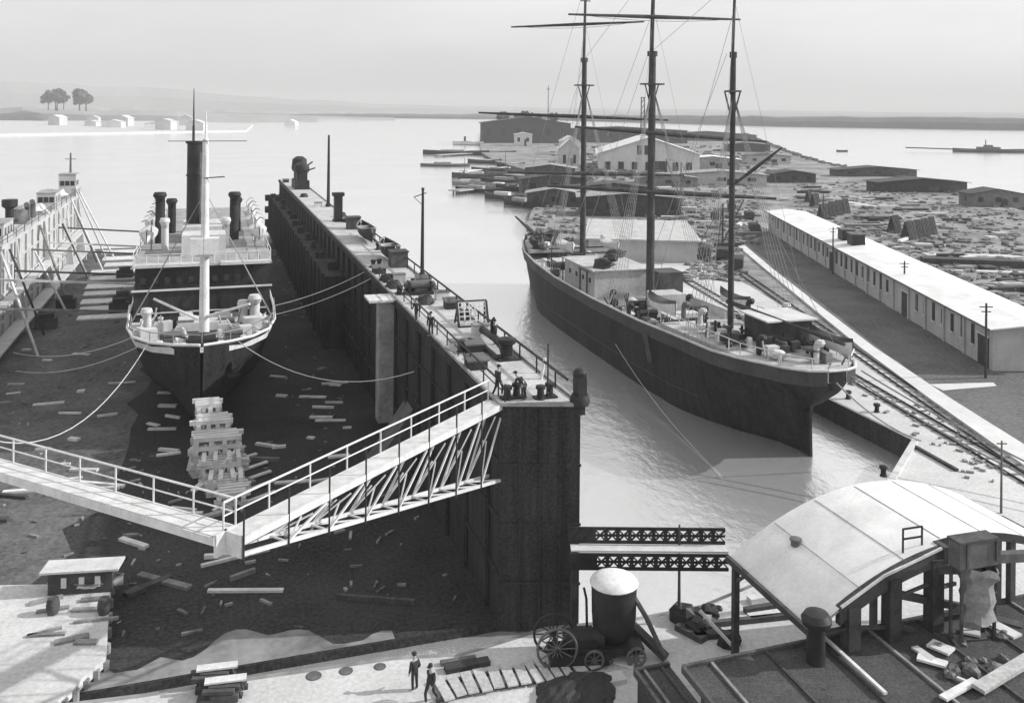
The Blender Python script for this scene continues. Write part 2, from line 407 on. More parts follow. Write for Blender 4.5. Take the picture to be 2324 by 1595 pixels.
# railings of the right deck: thick rope rails on stanchions
m = MB()
for k in range(14): m.tube(D(1.5+k*3.1, .35, 13.06), D(1.5+k*3.1, .35, 14.1), .05, n=5)
m.path([D(1,.35,14.05), D(42,.35,14.05)], .07); m.path([D(1,.35,13.6), D(42,.35,13.6)], .04)
m.build('guard_rail', 'black', dock)
m = MB()
for k in range(22): m.tube(D(2+k*3.4, 4.15, 13.06), D(2+k*3.4, 4.15, 14.2), .06, n=5)
m.path([D(0,4.15,14.15), D(75,4.15,14.15)], .09)
m.build('guard_rail', 'black', dock)
# fairlead at the outer near corner
m = MB(); m.box(D(-1.2,4.45,13.9), (.5,.9,1.6), TH); m.lathe([(.01,0),(.4,.02),(.42,.3),(.25,.5),(.01,.55)], D(-1.2,4.45,14.6), 12); m.lathe([(.55,-.3),(.6,.0),(.5,.3)], D(-1.2,4.45,13.3), 12); m.build('fairlead', 'black', dock, True)
# bollards
for (s, t) in ((.9,1.0), (.4,2.9), (12,1.2), (21,3.6), (33,1.0), (48,1.1), (60,3.7)):
    m = MB()
    for q in (-.35, .35): m.lathe([(.3,0),(.22,.08),(.2,.55),(.3,.62),(.28,.8),(.05,.85)], D(s+q*.5,t+q,13.06), 10)
    m.box(D(s,t,13.12), (1.4,.6,.1), TH); m.build('bollard', 'black', dock, True)

def onD(name, label, cat, s, t, z=13.06, group=None): return thing(name, label, cat, D(s,t,z), TH, group)
# poles standing on the dock
def pole_with_arm(base, top, r, label, arm=1):
    t = thing('signal_pole', label, 'pole', base)
    h = top-base.z
    MB().tube((0,0,0),(0,0,h), r, r*.6).lathe([(r*1.7,0),(r*1.6,.5),(r*1.05,.55)], (0,0,0), 10).build('pole_shaft', 'black', t, True, fix=True)
    if arm: MB().beam((-.9,0,h-.7),(.35,0,h-.25), .09).beam((-.9,0,h-.7),(0,0,h-1.5),.05).build('bracket', 'black', t, fix=True)
    MB().lathe([(.02,0),(.16,.05),(.16,.25),(.02,.3)], (0,0,h-.02), 8).build('finial', 'black', t, True, fix=True)
    return t
p = G(958,632,13); pole_with_arm(p+V(0,0,.06), S(962,432,p.y).z, .2, 'slim dark pole on the dock deck beside the small winch')
p = G(745,470,13); pole_with_arm(p+V(0,0,.06), S(748,310,p.y).z, .3, 'tallest dark pole on the far part of the dock wall', 0)
# stack ventilator
s, t = DT(767, 503)
v = onD('ventilator_stack', 'dark square ventilator stack with flared cap on the dock wall', 'ventilator', s, t)
MB().box((0,0,1.9),(1.2,1.2,3.8)).box((0,0,.15),(1.5,1.5,.3)).build('shaft', 'black', v, fix=True); MB().box((0,0,4.05),(1.7,1.7,.5)).build('cap', 'black', v, fix=True)
# winch house, boats, lattice crate, pipe bend etc.
s, t = DT(952, 668)
wn = onD('deck_winch', 'dark steam winch on the dock deck below the slim pole', 'winch', s, t)
MB().box((0,0,.15),(2.4,1.4,.3)).box((-1,0,.7),(.15,1.2,1)).box((1,0,.7),(.15,1.2,1)).build('winch_frame', 'black', wn, fix=True)
MB().tube((-1,0,.85),(1,0,.85),.4,n=14).tube((-1.35,0,.85),(-1,0,.85),.3,n=10).tube((1,0,.85),(1.35,0,.85),.3,n=10).build('drum', 'steel_grey', wn, fix=True)
MB().tube((-.5,.6,.3),(-.5,.6,1.3),.22,n=8).build('cylinder', 'black', wn, fix=True)
def small_boat(L, B, H): # open boat along local y
    rows = []
    for i in range(9):
        q = -1+2*i/8; b = B/2*max(.05, 1-abs(q)**2.4); sh = H*(1+.35*q*q)
        rows.append([V(b*math.sin(a)*(1 if abs(a) > .01 else 0), q*L/2, sh*(1-math.cos(a)*.98)) for a in [x*math.pi/8 for x in range(-4,5)]])
    mb = MB().grid(rows); return mb, rows
def boat_thing(label, loc, rz, L=7, B=2, H=.9, hullm='black', group=None, name='rowing_boat', cat='boat'):
    t = thing(name, label, cat, loc, rz, group)
    mb, rows = small_boat(L,B,H); mb.build('hull', hullm, t, True, fix=True)
    MB().path([r[0] for r in rows], .06).path([r[-1] for r in rows], .06).build('gunwale', 'wood', t, fix=True)
    mb = MB()
    for i in (2,4,6): mb.beam(rows[i][0]-V(0,0,.18), rows[i][-1]-V(0,0,.18), .25, .05)
    mb.add([r[1]+V(0,0,.1) for r in rows[1:-1]]+[r[-2]+V(0,0,.1) for r in rows[1:-1]], [(i,i+1,8+i,7+i) for i in range(6)])
    mb.build('thwart', 'plank', t, fix=True)
    return t
for (px, py, L, lab) in ((838,545,9,'long dark boat lying on the dock wall near the ventilator stack'), (882,590,7,'dark boat lying on the dock wall behind the slim pole')):
    s, t = DT(px, py); c = D(s,3.4,13.25)
    boat_thing(lab, c, TH, L, 2.2, 1.4)
for (px,py,lab) in ((812,520,'dark crate at the far end of the long boat'),(905,606,'dark crate at the near end of the row of boats')):
    s, t = DT(px,py); o = onD('deck_crate', lab, 'crate', s, 3.4)
    MB().box((0,0,.8),(1.8,1.8,1.6)).build('crate_body','wood_dark',o,fix=True); MB().box((0,0,1.68),(2,2,.14)).build('crate_lid','wood_dark',o,fix=True)
s, t = DT(1060, 742)
o = onD('lattice_crate', 'square lattice crate standing tilted at the outer edge of the dock deck', 'crate', s, 3.7)
m = MB()
for k in range(6):
    m.beam((-1.1+k*.44,-.3,.1),(-1.1+k*.44,.35,1.8),.08); m.beam((-1.15,-.3+k*.13,.1+k*.34),(1.15,-.3+k*.13,.1+k*.34),.08)
m.build('lattice', 'white_old', o, fix=True)
m = MB(); m.beam((-1.2,-.35,.05),(1.2,-.35,.05),.16); m.beam((-1.2,.4,1.85),(1.2,.4,1.85),.16); m.beam((-1.2,-.35,.05),(-1.2,.4,1.85),.16); m.beam((1.2,-.35,.05),(1.2,.4,1.85),.16); m.beam((1.1,.5,0),(1.1,.4,1.8),.12); m.beam((-1.1,1.3,0),(-1.1,.4,1.8),.12)
m.build('crate_frame', 'black', o, fix=True)
s, t = DT(1112, 790); o = onD('hawse_pipe', 'dark bent pipe lying along the outer rail of the dock', 'pipe', s, 3.4)
MB().path([V(-.3,-3.5,.4),V(0,-2,.55),V(.1,0,.6),V(.1,2,.55),V(.2,3.6,.4)], .27, 10).build('pipe_run','black',o,True,fix=True)
MB().path([V(.1,.8,.7),V(.1,.8,1.7),V(.1,.3,2.0)], .1, 6).build('valve_stem','black',o,True,fix=True)
MB().path([V(-.9,-3.6,.25),V(-.9,1.5,.25)], .18, 8).build('side_pipe','black',o,True,fix=True)
s, t = DT(1150, 815); o = onD('capstan', 'dark capstan on the dock deck at the end of the rope rail', 'capstan', s, t)
MB().lathe([(.6,0),(.58,.15),(.42,.25),(.4,.9),(.62,1.05),(.64,1.35),(.2,1.45)], (0,0,0), 14).build('barrel','black',o,True,fix=True); MB().box((0,0,.05),(1.6,1.6,.1)).build('base_plate','black',o,fix=True)
s, t = DT(1228, 862); o = onD('white_post', 'short white post leaning near the outer corner of the dock', 'post', s, t)
MB().tube((0,0,0),(.25,0,1.3),.11,n=8).build('post_shaft','white',o,fix=True)
s, t = DT(1243, 905); o = onD('guide_rod', 'thin upright rod at the near edge of the dock', 'rod', s, t)
MB().tube((0,0,0),(.0,0,3.2),.05,n=6).lathe([(.12,0),(.1,.3),(.05,.35)],(0,0,0),8).build('rod_shaft','black',o,fix=True)
for i, (px, py, lab) in enumerate(((668,430,'dark bulky capstan at the far end of the dock wall'), (703,425,'round topped steam crane base at the far end of the dock wall'))):
    s, t = DT(px, py); o = onD('harbour_crane', lab, 'crane', s, 2.5)
    MB().box((0,0,.9),(3,3.4,1.8)).box((0,0,2.6),(2.2,2.4,1.8)).build('crane_base','black',o,fix=True)
    MB().lathe([(1.4,0),(1.7,.6),(1.5,1.6+i),(.7,2.2+i)],(0,0,3.4),10).build('crane_head','black',o,True,fix=True)
    MB().beam((0,-1,3.5),(2.4,-3.4,4.6+i),.25).build('jib','black',o,fix=True)
# iron clutter of the far deck, each its own
kinds = [('deck_hatch','dark iron hatch cover','hatch'), ('rope_coil','coil of dark rope','rope'), ('tool_chest','small pale chest','chest')]
cl = [(640,415),(690,448),(722,470),(790,505),(800,492),(825,520),(850,622),(868,640),(905,640),(985,645),(1000,655),(1022,680),(1035,700),(880,655),(1010,800),(1072,838),(965,690),(1090,760),(1075,800)]
where = ['at the very far end of the dock wall','below the far capstan on the dock wall','before the tallest pole','beside the ventilator stack','right of the ventilator stack','at the far tip of the long boat','left of the row of boats','just beyond the stair landing','between the boats and the winch','just right of the winch','on the outer edge right of the winch','on the outer edge before the lattice crate','touching the lattice crate','on the stair landing side of the deck','on the inner edge halfway to the gangway','by the inner rail near the gangway','in the middle of the deck below the winch','beside the bent pipe','on the inner side across from the bent pipe']
for i, ((px,py), wh) in enumerate(zip(cl, where)):
    k = kinds[i % 3]; s, t = DT(px,py); t = max(.7,min(3.8,t)); o = onD(k[0], k[1]+' '+wh, k[2], s, t)
    if i % 3 == 0: MB().box((0,0,.3),(1.3,1.1,.6)).build('hatch_coaming','black',o,fix=True); MB().box((0,.05,.68),(1.45,1.3,.12),0,.15).build('hatch_lid','steel_grey',o,fix=True)
    elif i % 3 == 1:
        m = MB()
        for q in range(4):
            m.path([V(math.cos(a)*(.75-q*.08), math.sin(a)*(.75-q*.08), .1+q*.16) for a in [x*math.pi/6 for x in range(13)]], .1, 5)
        m.build('rope_turns','wood_dark',o,fix=True)
    else: MB().box((0,0,.35),(1.2,.8,.7)).build('chest_body','white_old',o,fix=True); MB().box((0,0,.74),(1.3,.9,.1)).build('chest_lid','wood',o,fix=True)
# buildings and gear on the left wall
def onL(name, label, cat, px, py, z=12.9):
    p = G(px,py,z)-P0; return thing(name,label,cat,D(p.x*U.x+p.y*U.y, min(-41.6,max(-43.6,p.x*NN.x+p.y*NN.y)), z),TH)
for (px,py,w_,l_,h_,lab) in ((62,545,3,6,2.4,'pale deckhouse on the left dock wall beside the dark stack'),(150,470,2.8,6,2.6,'small pale deckhouse in the middle of the left dock wall'),(198,442,3,4,4,'narrow pale house at the far end of the left dock wall'),(20,590,3,6,2.2,'low pale deckhouse nearest us on the left dock wall')):
    o = onL('dock_deckhouse', lab, 'deckhouse', px, py)
    MB().box((0,0,h_/2),(w_,l_,h_)).build('house_wall','deck',o,fix=True)
    MB().box((0,0,h_+.08),(w_+.2,l_+.2,.16)).build('house_roof','deck_old',o,fix=True)
    m = MB()
    for k in (-.3,0,.3): m.box((w_/2+.01,k*l_,h_*.6),(.06,.9,.9)); m.box((k*w_,-l_/2-.01,h_*.6),(.7,.06,.9))
    m.each('house_window','glass',o,fix=True)
o = onL('ventilator_stack','dark stack with flared top on the left dock wall','ventilator',84,525)
MB().tube((0,0,0),(0,0,3.2),.55,n=12).build('shaft','black',o,True,fix=True); MB().lathe([(.6,0),(1,.3),(1,1.2),(.6,1.25)],(0,0,3.2),12).build('cap','black',o,True,fix=True)
o = onL('signal_pole','thin pole on the left dock wall at the picture edge','pole',34,560); MB().tube((0,0,0),(0,0,6),.07,n=6).build('pole_shaft','steel_grey',o,fix=True)
o = onL('signal_pole','short thick mast on the far house of the left dock wall','pole',186,440); MB().tube((0,0,0),(0,0,8),.3,.15,n=8).beam((-1,0,6.8),(1,0,6.8),.12).build('pole_shaft','steel_grey',o,fix=True)
for i,(px,py) in enumerate(((118,500),(140,492),(172,465),(210,440),(218,436))):
    o = onL('cowl_ventilator','grey cowl ventilator, '+ORD[i]+' from us on the left dock wall','ventilator',px,py)
    MB().path([V(0,0,0),V(0,0,1.8),V(0,-.3,2.3),V(0,-.8,2.5)],.4,8).build('cowl','steel_grey',o,True,fix=True)
for i,(s,t0_,z0,t1_,z1,mt) in enumerate(((149,-40.3,13.4,-33.5,.6,'white_old'),(143,-40.2,14.5,-34.5,.6,'white_old'),(138,-39.7,11,-36,.6,'wood_dark'),(134,-39.7,13,-34,.6,'plank'),(123,-39.7,10,-35.5,.6,'wood_dark'),(118,-39.7,13,-35,.6,'white_old'),(101,-39.7,12.4,-35,.6,'wood'),(97,-39.7,9,-35.5,.6,'plank'),(79,-39.7,12,-36,.6,'wood_dark'),(74,-39.7,12.4,-35,.6,'plank'))):
    tag(MB().beam(D(s,t0_,z0),D(s-4+i%3*3,t1_,z1),.26,.22).build('leaning_prop',mt),{'white_old':'white ','plank':'pale ','wood_dark':'dark ','wood':'grey '}[mt]+'timber prop leaning on the left dock wall, '+ORD[9-i]+' from us','prop','props against the left dock wall')
for i,(s,z) in enumerate(((60,7.5),(71,8.6),(82,7.8),(94,8.8),(107,8),(119,8.8))):
    tag(MB().beam(D(s,-39.7,z+1),D(s+1.5,-23.7,z-.6),.24,.24).build('level_prop',['wood','plank','wood_dark'][i%3]),['grey','pale','dark'][i%3]+' prop reaching level from the left dock wall to the steamer, '+ORD[i]+' from us','prop','level props holding the steamer')
for i in range(26):
    c = D(R.uniform(3,30),R.uniform(-38,-6),.6)
    tag(MB().box(c,(R.uniform(1.5,5),R.uniform(.2,.6),R.uniform(.15,.4)),R.uniform(-.9,.9)).build('floor_timber',R.choice(['wood','wood_dark','plank'])),'heavy timber lying on the dark dock floor near the gangways','timber','timbers near the dock mouth')
for i,(s,t,l,h) in enumerate(((150.5,-42.5,2.5,3),(139,-42.8,3,1.5),(126,-42.4,2,2.4),(113,-42.6,4,1.4),(100,-42.2,2,2))):
    o = onL('tarpaulin_pile','pale heap under canvas on the left dock wall, '+ORD[4-i]+' from us','heap',0,600); o.location = D(s,t,12.86); W[o] = Matrix.Translation(o.location) @ Matrix.Rotation(TH,4,'Z')
    MB().blob((0,0,h*.4),l*.6,h/l*1.2).build('canvas_cover','canvas' if i % 2 else 'steel_grey',o,True,fix=True); MB().box((0,0,.15),(l*1.1,l*1.3,.3)).build('pallet','wood',o,fix=True)
# pale strips painted as sunlit floor in the gap left of the steamer, dark shores between
for i, y in enumerate((575,590,604,620,634,652,668,686,703,722)):
    a = G(178+(y-575)*.05,y,.62); s = (a-P0).dot(U)
    L0 = [230,232,236,205,200,195,190,184,180,176][i]
    q0, q1 = G(L0,y,.62), G(304 if i not in (6,) else 270,y-3,.62)
    t0_, t1_ = (q0-P0).dot(NN), (q1-P0).dot(NN); dd = [4.6,4.2,4.2,4.2,3.8,4.0,3.2,3.4,3.2,2.6][i]
    tag(MB().slab([D(s-dd/2,t0_,.72),D(s-dd/2,t1_,.72),D(s+dd/2,t1_,.72),D(s+dd/2,t0_,.72)],.2).build('sunlit_floor_strip','plank'), 'sunlit floor strip left of the steamer, '+ORD[9-i]+' in the row from us','floor strip','sunlit floor strips beside the steamer')
for i,(px,py) in enumerate(((283,632),(278,690),(270,708),(150,700),(105,745))):
    c = G(px,py,.5); o = thing('bilge_block','dark bilge block on the dock floor, '+['beside the steamer bridge','beside the steamer foredeck','beside the steamer bow','at the foot of the left dock wall','by the left wall nearest us'][i],'block',c,TH)
    MB().box((0,0,.7),(2.6,1.6,1.4)).build('block_base','wood_dark',o,fix=True); MB().box((0,0,1.7),(1.8,1.2,.6),.1).build('block_cap','wood_dark',o,fix=True)
# loose planks and litter on the floor
for i in range(46):
    px, py = (R.uniform(30,420), R.uniform(780,1240)) if i < 30 else (R.uniform(600,800), R.uniform(850,1120))
    c = G(px,py,.56)
    tag(MB().box(c,(R.uniform(.6,3),R.uniform(.2,.55),.12+R.random()*.2),R.uniform(-.5,.5)).build('loose_plank','plank'), 'loose pale plank lying on the dark dock floor left of the steamer' if i < 30 else 'loose pale plank on the shaded dock floor right of the steamer', 'plank', 'planks on the dock floor')
m = MB()
for i in range(900):
    s, t = R.uniform(2,150), R.uniform(-39,-1)
    if 34 < s < 125 and -25 < t < -8: continue
    q = R.uniform(.1,.4); m.box(D(s,t,.55),(q*R.uniform(.5,3),q*.5,q*.5),R.uniform(0,3))
tag(m.build('floor_litter','rubble'),'small litter and stones scattered over the dark dock floor','litter',None,'stuff')
# keel block cribs rising towards the bow
for i in range(6):
    s = 21.5+i*2.1; t = -14.2-.35*i; h = [.9,1.5,2.2,3,3.7,4.4][i]; wd = [2.0,2.6,3.2,3.6,2.8,1.8][i]
    o = thing('timber_crib','pale crib of crossed timbers before the steamer bow, '+ORD[i]+' from the gangway','timber crib',D(s,t,.5),TH,'cribs before the steamer bow')
    m = MB(); k = 0; z = .18
    while z < h:
        for q in (-1,-.35,.35,1):
            if k % 2: m.box((q*wd*.42+R.uniform(-.1,.1),R.uniform(-.15,.15),z),(.34,2.1,.34),R.uniform(-.06,.06))
            else: m.box((R.uniform(-.2,.2),q*.8,z),(wd*R.uniform(.9,1.25),.34,.34),R.uniform(-.06,.06))
        z += .35; k += 1
    m.build('crib_timber','white_old',o,fix=True)
    m = MB()
    for q in range(3): m.beam((R.uniform(-wd,wd)*.7,-1.2,0),(R.uniform(-wd,wd)*.4,-.6,h*R.uniform(.7,1.15)),.3,.1)
    m.beam((wd*.5,-.6,.1),(wd*.5+2.2,.4,.25),.35,.12)
    m.each('leaning_plank','plank',o,fix=True)
a, b = G(437,1115,.6), G(500,1060,1.4); tag(MB().beam(a,b,.5,.15).build('gang_plank','plank'),'long pale plank leaning against the nearest crib','plank')
m0, m1 = [], []
for i in range(60):
    t = -39+i*33/59; m0.append(D(.12,t,.53)); m1.append(D(max(.5,4.2+1.2*math.sin(i*.31)+.5*math.sin(i*.9)+R.uniform(-.2,.2)-(i/59)*2.6),t,.51))
struct(MB().grid([m0,m1]),'mud_bank','yard')
# landing stage, its pale deck outlined to the sunlit floor area, and hut
c = [G(-120,1330,1.2), G(252,1322,1.2), G(240,1490,1.2), G(120,1600,1.2), G(-220,1640,1.2)]
o = thing('sunlit_landing_stage','broad landing stage, pale for the sunlit floor, at the near left end of the dock','landing stage',(c[2].x,c[2].y,0))
MB().slab(c,.5).build('sunlit_stage_deck','pale_ground',o); m = MB()
for a, b in zip(c, c[1:]):
    for k in range(5): q = a.lerp(b,k/5); m.tube(V(q.x,q.y,-2),V(q.x,q.y,1.0),.2,n=6)
m.each('stage_pile','wood',o)
h0 = G(178,1352,1.2); o = thing('flat_roofed_hut','low dark hut with a pale flat roof on the landing stage','hut',h0,TH-.18)
MB().box((0,.9,.64),(3.6,1.3,1.28)).build('hut_wall','wood_dark',o,fix=True); MB().box((0,.8,1.4),(4.4,1.6,.12)).build('hut_roof','white_old',o,fix=True)
m = MB()
for q in (-.9,0.1,1.0): m.box((q,.22,.7),(.3,.06,.6))
m.each('hut_window','white',o,fix=True)
for i,(px,py,l,lab) in enumerate(((215,1335,3.2,'pale skiff drawn up beside the flat roofed hut'),)):
    boat_thing(lab,G(px,py,1.2),TH+1.5,l,1.2,.5,'white_old' if not i else 'steel_grey')
for i in range(9):
    px,py = R.uniform(10,230),R.uniform(1345,1470); c0 = G(px,py,1.25); tag(MB().box(c0,(R.uniform(.8,2.6),R.uniform(.15,.5),.15),R.uniform(0,.6)).build('loose_plank','wood'),'grey plank lying on the pale landing stage','plank','planks on the landing stage')
for i,(px,py) in enumerate(((120,1392),(236,1392))):
    c0 = G(px,py,1.2); tag(MB().lathe([(.28,0),(.36,.3),(.36,.6),(.28,.9)],c0,12).build('barrel','wood_dark',None,True),['dark barrel on the landing stage before the hut','dark barrel at the right edge of the landing stage'][i],'barrel')

# ================================================================== SWING GANGWAYS
def gangway(label, tip, root, truss, zb0, zb1, far=-1):
    tip, root = V(tip[0],tip[1],DECK), V(root[0],root[1],DECK)
    a = (root-tip); L_ = a.length; a.normalize(); r = V(a.y,-a.x,0)          # r: to the right when walking from tip to root
    t = thing('swing_gangway', label, 'gangway', root)
    P = lambda s,q,z: tip+a*s+r*q+V(0,0,z)
    h = .5
    m = MB(); m.slab([P(0,-h,.04),P(L_,-h,.04),P(L_,h,.04),P(0,h,.04)],.1); m.build('walkway','plank',t)
    m = MB(); m.beam(P(0,-h-.05,-.15),P(L_,-h-.05,-.1),.1,.32); m.beam(P(0,h+.05,-.1),P(L_,h+.05,-.1),.1,.32); m.box(P(.0,0,-.35),(1.05,.14,.9),math.atan2(r.y,r.x)); m.build('side_girder','white_old',t)
    nps = int(L_/2.3)
    for side, mt, top in ((far,'white_old',1), (-far,'black',0)):
        if not truss and not top: continue
        m = MB()
        for i in range(nps+1):
            s = L_*i/nps
            m.tube(P(s,side*(h+.08),-.3 if top else lerp(zb0,zb1,s/L_)-.2),P(s,side*(h+.08),1.15),.045,n=5)
        m.each('rail_post',mt,t)
        if top:
            m = MB(); m.tube(P(0,side*(h+.08),1.15),P(L_,side*(h+.08),1.15),.05,n=5); m.tube(P(0,side*(h+.08),.6),P(L_,side*(h+.08),.6),.035,n=5); m.build('hand_rail','white',t)
    if truss:
        m = MB()
        for q in (-h,h): m.beam(P(0,q,zb0),P(L_,q,zb1),.12,.16)
        m.build('bottom_chord','white_old',t)
        m = MB(); zz = lambda s: lerp(zb0,zb1,s/L_)
        for i in range(nps):
            s0_, s1_ = L_*i/nps, L_*(i+1)/nps; sm = (s0_+s1_)/2
            if i < 1: continue
            for q in (-h,h):
                m.beam(P(s0_+.1,q,zz(s0_)),P(s1_-.1,q,-.35),.09); 
                m.beam(P(s0_+.1,q,zz(s0_)),P(sm,q*.2,zz(sm)*.45),.06)
            m.beam(P(s0_,-h,zz(s0_)),P(s1_,h,zz(s1_)),.07); m.beam(P(s0_+.2,-h,zz(s0_)),P(sm+.3,h,-.5),.06)
            m.beam(P(s0_,-h,zz(s0_)),P(s0_,h,zz(s0_)),.07)
        m.each('truss_brace','white_old',t)
    return t
gangway('pale swing gangway with a braced truss below, leading to the right dock wall', (-10.95,36.85), (-.75,53.9), True, -.65, -4.4)
gangway('pale straight swing gangway crossing from the left, without a truss', (-11.35,37.05), (-42.6,53.2), False, -.65, -.8, 1)
# ================================================================== STEAMER IN THE DOCK
def K(s, t, z): return D(34.1+s, -16.5+t, z)
st_loc = K(0,0,.5)
stm = thing('steamer', 'black hulled steamer with slim dark funnel and white mast in the dry dock', 'ship', st_loc, TH)
ST = [(0,1.7,9.3,.0,.15,1,0),(1.2,1.6,9.2,.05,2.4,1.15,0),(3,1.6,9.1,.1,4.4,1.2,0),(6,1.6,9,.3,6.0,1.1,0),(10,1.6,9,.8,6.8,.8,0),(16,1.6,9,2.5,7.1,.45,0),(30,1.6,9,5,7.2,.25,0),(60,1.6,9,5,7.2,.25,0),(78,1.8,9.3,1,6.2,.6,0),(86,3,9.6,.1,4,.9,0),(90,6,9.8,.05,.2,1,0)]
rows = hull(ST, K, 9); MB().grid(rows).build('hull','hull_black',stm,True)
m = MB(); m.path([r[0] for r in rows],.14,5); m.path([r[-1] for r in rows],.14,5); m.build('bulwark_rail','white',stm)
m = MB(); m.grid([[V(*r[0])-V(0,0,.85)+(r[-1]-r[0])*.02, V(*r[-1])-V(0,0,.85)-(r[-1]-r[0])*.02] for r in rows[1:-1]]); m.build('foredeck','deck',stm)
m = MB()
for r0, r1 in zip(rows[1:-1], rows[2:-1]):
    for k in (0,-1):
        i = (r0[-1 if k == 0 else 0]-r0[k])*.018; j = (r1[-1 if k == 0 else 0]-r1[k])*.018
        m.add([r0[k]+i,r1[k]+j,r1[k]+j-V(0,0,.85),r0[k]+i-V(0,0,.85)],[(0,1,2,3)])
m.build('bulwark_lining','white_old',stm)
MB().box(K(23,0,9.7),(13.4,14,3.0),TH).box(K(23.4,0,12.4),(13.2,13.4,2.6),TH).build('bridge_house','steel_dark',stm)
m = MB(); m.box(K(15.9,0,11.3),(13.8,.3,.16),TH); m.box(K(16.5,-3.6,13.75),(6.4,1.2,.3),TH); m.box(K(16.5,4.2,13.75),(5.0,1.2,.3),TH); m.box(K(15.95,0,9.0),(13,.2,.12),TH); m.build('bridge_cornice','white_old',stm)
m = MB()
for q in range(-5,6): m.box(K(15.96,q*1.15,12.3),(.5,.1,.6),TH); 
for q in (-4.5,-1.6,2.2,4.8): m.box(K(15.94,q,9.6),(.8,.1,1.6),TH)
m.each('bridge_window','glass',stm)
m = MB(); m.slab([K(16,-6.9,13.8),K(16,6.9,13.8),K(72,6.9,13.8),K(72,-6.9,13.8)],.2); m.build('boat_deck','deck_old',stm)
MB().box(K(52,0,11.2),(13,40,5),TH).build('after_house','white_old',stm)
m = MB(); m.box(K(36,0,14.7),(5,8,2),TH); m.box(K(24,0,14.9),(4.6,4,2.2),TH); m.each('deckhouse','white_old',stm)
m = MB()
for q in range(9):
    for sd in (-6.8,6.8): m.tube(K(17+q*5,sd,13.8),K(17+q*5,sd,15),.05,n=4)
for sd in (-6.8,6.8): m.path([K(17,sd,15),K(58,sd,15)],.05); m.path([K(17,sd,14.4),K(58,sd,14.4)],.04)
for q in range(-6,7): m.tube(K(16.2,q*1.1,13.8),K(16.2,q*1.1,14.9),.045,n=4)
m.path([K(16.2,-6.8,14.9),K(16.2,6.8,14.9)],.05); m.build('guard_rail','white_old',stm)
fn = MB().tube(K(36,-1.1,14.9),K(36,-1.1,25.6),1.05,1.0,18).build('funnel','black',stm,True)
MB().lathe([(1.05,0),(1.18,.05),(1.18,.3),(.9,.32)],K(36,-1.1,25.5),18).lathe([(1.07,0),(1.12,.05),(1.12,.18),(1.07,.22)],K(36,-1.1,21.5),18).build('funnel_band','black',fn,True)
MB().path([K(34.8,-.5,15),K(34.8,-.5,24.5)],.12,6).build('steam_pipe','steel_grey',fn)
mt_ = MB().tube(K(7.8,.15,8.4),K(7.8,.15,27),.5,.28,12).tube(K(7.8,.15,27),K(7.8,.15,29.6),.13,.06,8).build('foremast','white',stm,True)
MB().box(K(7.3,.15,16.9),(2.6,1.3,1.5),TH).box(K(7.3,.15,16.05),(1.6,.9,.3),TH).build('lookout_box','white',mt_)
MB().tube(K(7.5,-3.2,26.8),K(7.5,3.9,26.8),.04,n=6).tube(K(7.5,0,23.3),K(7.5,1.9,23.4),.06,n=6).build('yard','wood_dark',mt_)
m = MB()
for sd in (-1,1):
    for q in (0,1.2,2.4): m.tube(K(7.8,.15,22),K(8.5+q,sd*6.6,9.2),.03,n=4)
m.tube(K(7.8,.15,26),K(.4,0,9.4),.035,n=4); m.tube(K(7.8,.15,26.5),K(36,0,25),.03,n=4); m.build('rigging','rope',stm)
m_ = MB().tube(K(73,-1.9,13),K(73,-1.9,27),.3,.2,10).tube(K(73,-1.9,27),K(73,-1.9,33),.16,.06,8).build('mainmast','wood_dark',stm,True)
for (a, b) in (((7.4,.5,10.2),(5.2,4.2,11.6)),((7.4,-.4,10.0),(8.6,-4.4,11.9))): MB().tube(K(*a),K(*b),.16,.12,8).build('derrick_boom','white',stm,True)
for (s,t,h,r) in ((33,-5,5.6,.55),(34,3.5,5.4,.55),(27,-4.2,3.2,.4),(28,2.4,3,.4),(42,-4,4,.5),(42,4,4,.5),(12.5,5,2.4,.5),(13,3.9,1.8,.45),(12.6,-5.2,1.6,.4)):
    z0 = 13.8 if s > 16 else 8.3
    MB().path([K(s,t,z0),K(s,t,z0+h*.8),K(s-.3,t,z0+h*.95),K(s-.9,t,z0+h)],r,10).lathe([(r,-.2),(r*1.5,.25),(r*1.2,.6)],K(s-.9,t,z0+h-.1),10).build('cowl_ventilator','steel_dark' if s > 30 else 'white_old',stm,True)
def lifeboat(pos, rz, root, cover='canvas', L=7.5):
    mb, rw = small_boat(L,2.1,1.0); T = Matrix.Translation(pos) @ Matrix.Rotation(rz,4,'Z'); mb.v = [T @ p for p in mb.v]
    b = mb.build('lifeboat','white',root,True)
    MB().grid([[T @ r[0], T @ (V(0,r[0].y,r[0].z+.35)), T @ r[-1]] for r in rw]).build('boat_cover',cover,b,True)
for (s,t) in ((30,-6.1),(40,-6.1),(50,-6.1),(30,6.1),(40,6.1),(50,6.1)):
    lifeboat(K(s,t,14.6),TH,stm)
    m = MB()
    for q in (-2.6,2.6): m.path([K(s+q,t*.93,13.8),K(s+q,t*.93,16.6),K(s+q,t*1.02,17.2),K(s+q,t*1.1,17)],.08,6).build('davit','white_old',stm)
